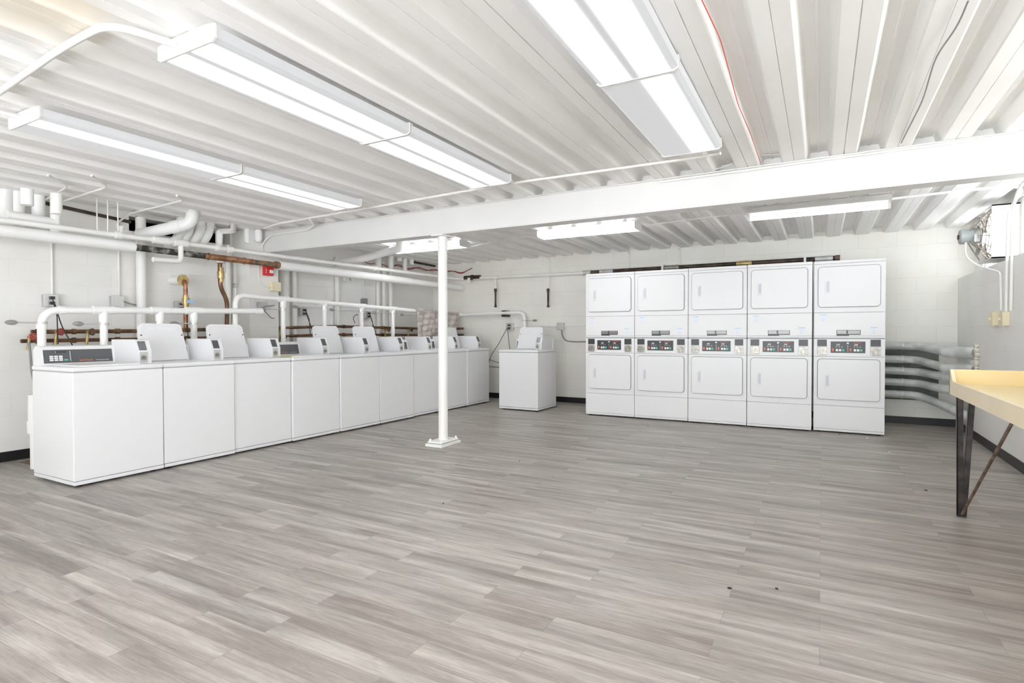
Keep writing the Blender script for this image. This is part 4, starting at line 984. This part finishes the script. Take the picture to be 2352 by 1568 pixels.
for i, (y_, z) in enumerate(((7.45, 0.90), (7.45, 0.73))):
    mb = MB()
    for k_ in range(14):
        a = 2*PI*k_/14+0.3*random.random(); rr = 0.075+0.02*random.random()
        s_ = 0.018+0.014*random.random(); p = Vector((1.405, y_+rr*math.cos(a), z+rr*math.sin(a)))
        mb.cyl(p-Vector((0.02, 0, 0)), p+Vector((0.012, 0.01*random.random(), 0.01)), s_, s_*0.6, n=7)
    tag(obj('plaster_rim', mb, 'plaster'), ('upper', 'lower')[i]+' crumbly plaster rim where a silver pipe enters the right wall', 'plaster')
tag(obj('backing_board', MB().box(0.50, 1.24, 8.425, 8.441, 0.30, 0.92), 'panelgreen'), 'dark green-grey board on the wall behind the silver-wrapped pipes', 'board')

# ================================================================== FOLDING TABLE
tx0, tx1, ty0, ty1 = 0.695, 1.405, 2.87, 4.36
t = thing('folding_table', 'pale yellow laundry table with upstand and black angle legs at right edge', 'table', ((tx0+tx1)/2, (ty0+ty1)/2, 0))
obj('tabletop', MB().box(tx0+0.012, tx1, ty0+0.012, ty1-0.012, 0.785, 0.812), 'table_top', t, world=True)
mb = MB().box(tx0, tx1, ty1-0.02, ty1, 0.752, 0.902)
obj('back_upstand', mb, 'table_top', t, world=True, bevel=0.004)
pr = [(ty0, 0.750), (ty1, 0.750), (ty1, 0.902), (ty1-0.028, 0.902), (ty1-0.105, 0.832), (ty0, 0.832)]
obj('side_edge', MB().prism(pr, 0, tx0, tx0+0.018), 'table_side', t, world=True, bevel=0.003)
obj('front_edge', MB().box(tx0, tx1, ty0, ty0+0.018, 0.750, 0.832), 'table_side', t, world=True, bevel=0.003)
obj('wall_upstand', MB().box(tx1-0.01, tx1+0.01, ty0, ty1, 0.752, 0.902), 'table_top', t, world=True)
def table_leg(fx_, fy_, sx):
    """two black angle irons meeting at the foot, plus a thin brace rod"""
    f = Vector((fx_, fy_, 0.0))
    def bar(a, b, w_=0.030):
        a = Vector(a); b = Vector(b); d = (b-a).normalized(); s1 = Vector((1, 0, 0)); s1 = (s1-d*s1.dot(d)).normalized(); s2 = d.cross(s1)
        mb = MB()
        for (u0, u1, v0, v1) in ((0, w_, 0, 0.004), (0, 0.004, 0, w_)):
            vv = [p+s1*u+s2*v_ for p in (a, b) for (u, v_) in ((u0, v0), (u1, v0), (u1, v1), (u0, v1))]
            mb.add(vv, [(0, 3, 2, 1), (4, 5, 6, 7), (0, 1, 5, 4), (1, 2, 6, 5), (2, 3, 7, 6), (3, 0, 4, 7)])
        return mb
    return f, bar
def full_leg(fx_, fy_, brace_to):
    f, bar = table_leg(fx_, fy_, 1)
    lg = obj('leg', bar(f+Vector((-0.012, 0, 0.002)), (fx_-0.020, fy_, 0.752), 0.032), 'black2', t, world=True)
    obj('leg_strut', bar(f+Vector((0.004, 0.0, 0.002)), (fx_+0.045, fy_+0.02, 0.752), 0.030), 'black2', lg, world=True)
    if brace_to: obj('brace_rod', MB().cyl(f+Vector((0.01, -0.01, 0.02)), brace_to, 0.008, n=8), 'rustrod', lg, world=True)
M['black2'] = noisy('black_angle_iron', (0.018, 0.015, 0.014), (0.06, 0.045, 0.04), 14, 0.4, 0.3)
M['rustrod'] = noisy('rusty_rod', (0.12, 0.08, 0.06), (0.22, 0.15, 0.11), 20, 0.6, 0.3)
full_leg(0.748, 4.33, Vector((0.82, 3.45, 0.785)))
full_leg(1.33, 4.33, Vector((1.30, 3.45, 0.785)))
full_leg(0.76, 3.02, None); full_leg(1.33, 3.02, None)

# ================================================================== EXHAUST FAN in the right wall
t = thing('exhaust_fan', 'box exhaust fan with wire guard and grey motor high on the right wall', 'fan', (XU, fyc, fzc))
hs = 0.247; bx0 = -0.202
mb = MB(); th = 0.012
mb.box(bx0, 0.02, -hs, -hs+th, -hs, hs).box(bx0, 0.02, hs-th, hs, -hs, hs).box(bx0, 0.02, -hs, hs, hs-th, hs).box(bx0, 0.02, -hs, hs, -hs, -hs+th)
obj('fan_box', mb, 'lamp_housing', t)
# orifice plate with round hole
n = 32; v = []; R_ = 0.215
sq = []
for i in range(n):
    a = 2*PI*i/n; c_, s_ = math.cos(a), math.sin(a); k_ = (hs-th)/max(abs(c_), abs(s_)); sq.append((c_*k_, s_*k_)); 
v = [(bx0+0.05, math.cos(2*PI*i/n)*R_, math.sin(2*PI*i/n)*R_) for i in range(n)]+[(bx0+0.05, a, b_) for a, b_ in sq]
mb = MB().add(v, [(i, (i+1) % n, n+(i+1) % n, n+i) for i in range(n)])
obj('orifice_plate', mb, 'blade', t)
for k_ in range(4):
    a = k_*PI/2+0.4; mb = MB(); pr = [(0.03, -0.03), (0.19, -0.075), (0.205, 0.02), (0.17, 0.07), (0.03, 0.03)]
    Rm = Matrix.Translation((bx0+0.03, 0, 0)) @ Matrix.Rotation(a, 4, 'X') @ Matrix.Rotation(math.radians(28), 4, 'Y') @ Matrix.Rotation(PI/2, 4, 'Y')
    mb.prism(pr, 2, -0.0015, 0.0015).xf(Matrix.Translation((bx0+0.03, 0, 0)) @ Matrix.Rotation(a, 4, 'X') @ Matrix.Rotation(math.radians(25), 4, 'Z') @ Matrix(((0, 0, 1, 0), (1, 0, 0, 0), (0, 1, 0, 0), (0, 0, 0, 1))))
    obj('blade', mb, 'blade', t)
# rotating hub and motor
mo = obj('motor', MB().cyl((-0.392, 0, 0), (-0.235, 0, 0), 0.070, n=28).cyl((-0.400, 0, 0), (-0.392, 0, 0), 0.062, n=28).cyl((-0.235, 0, 0), (-0.17, 0, 0), 0.02, n=12), 'fan_grey', t, bevel=0.0)
obj('shaft_knob', MB().cyl((-0.412, 0, 0), (-0.398, 0, 0), 0.022, n=14), 'rustrod', mo)
obj('wiring_box', MB().box(-0.30, -0.24, -0.10, -0.055, -0.065, 0.005), 'zinc', mo)
mb = MB()
for k_ in range(9):
    f_ = k_/8; xx = -0.27+0.11*f_**1.0-0.0; rr = 0.085+0.15*f_
    ring = [(xx-0.02+0.025*f_, rr*math.cos(2*PI*i/32), rr*math.sin(2*PI*i/32)) for i in range(33)]
    mb.tube(ring, 0.0028 if k_ not in (0, 8) else 0.0045, n=6, cap=False)
for k_ in range(12):
    a = 2*PI*k_/12; mb.tube([(-0.29, 0.07*math.cos(a), 0.07*math.sin(a)), (-0.225, 0.16*math.cos(a+0.12), 0.16*math.sin(a+0.12)), (-0.155, 0.240*math.cos(a+0.2), 0.240*math.sin(a+0.2))], 0.0032, n=6)
for k_ in range(4):
    a = PI/4+k_*PI/2; mb.tube([(-0.33, 0.06*math.cos(a), 0.06*math.sin(a)), (bx0, 0.30*math.cos(a), 0.30*math.sin(a))], 0.006, n=6)
obj('wire_guard', mb, 'wire', t)

M['yellow'] = mat('yellow_card', (0.80, 0.70, 0.12), 0.6)
c_ = at(668, 818.5, z=0.886)
tag(obj('yellow_slip', MB().box(c_.x-0.03, c_.x+0.03, c_.y-0.13, c_.y+0.13, 0.8925, 0.8945), 'yellow'), 'thin yellow card lying on the closed mid-row washer below its dark panel', 'card')
# ================================================================== SMALL FLOOR BITS
c_ = at(1268, 934, z=0)
mb = MB()
for i in range(10):
    p = Vector((c_.x+0.11*(random.random()-0.5), c_.y+0.06*(random.random()-0.5), 0.015)); mb.cyl(p-Vector((0.035, 0, 0.013)), p+Vector((0.035, 0.01, 0.004)), 0.018, 0.012, n=8)
tag(obj('grey_rag', mb, 'lint'), 'small crumpled grey rag on the floor beside the lone washer', 'rag')
bits = [(1676, 1351, 0.010, 'black'), (2127, 1126, 0.009, 'black'), (1992, 1006, 0.012, 'white'), (1929, 998, 0.007, 'black'), (1488, 979, 0.009, 'black'), (1193, 1059, 0.005, 'cable'), (1018, 1156, 0.006, 'cable'), (2043, 1038, 0.008, 'white'), (1784, 1352, 0.008, 'iron')]
bl = ['black speck in the open floor, lower middle', 'black sliver left of the table leg', 'white scrap before the rightmost dryer', 'black crumb before the second dryer from the right', 'dark sliver before the second dryer from the left', 'tiny speck right of the column foot', 'tiny speck below the column foot', 'small white scrap beyond the rightmost dryer', 'small brown chip right of the lower black speck']
for (px, py, s_, mt_), lb in zip(bits, bl):
    c_ = at(px, py, z=0); a = random.random()*3
    mb = MB().prism([(s_*math.cos(a+k_*1.1)*(0.7+0.5*random.random()), s_*0.8*math.sin(a+k_*1.1)) for k_ in range(6)], 2, 0, 0.004)
    mb.v = [p+Vector((c_.x, c_.y, 0)) for p in mb.v]
    tag(obj('floor_debris', mb, mt_), lb, 'debris', 'tiny bits on the floor')
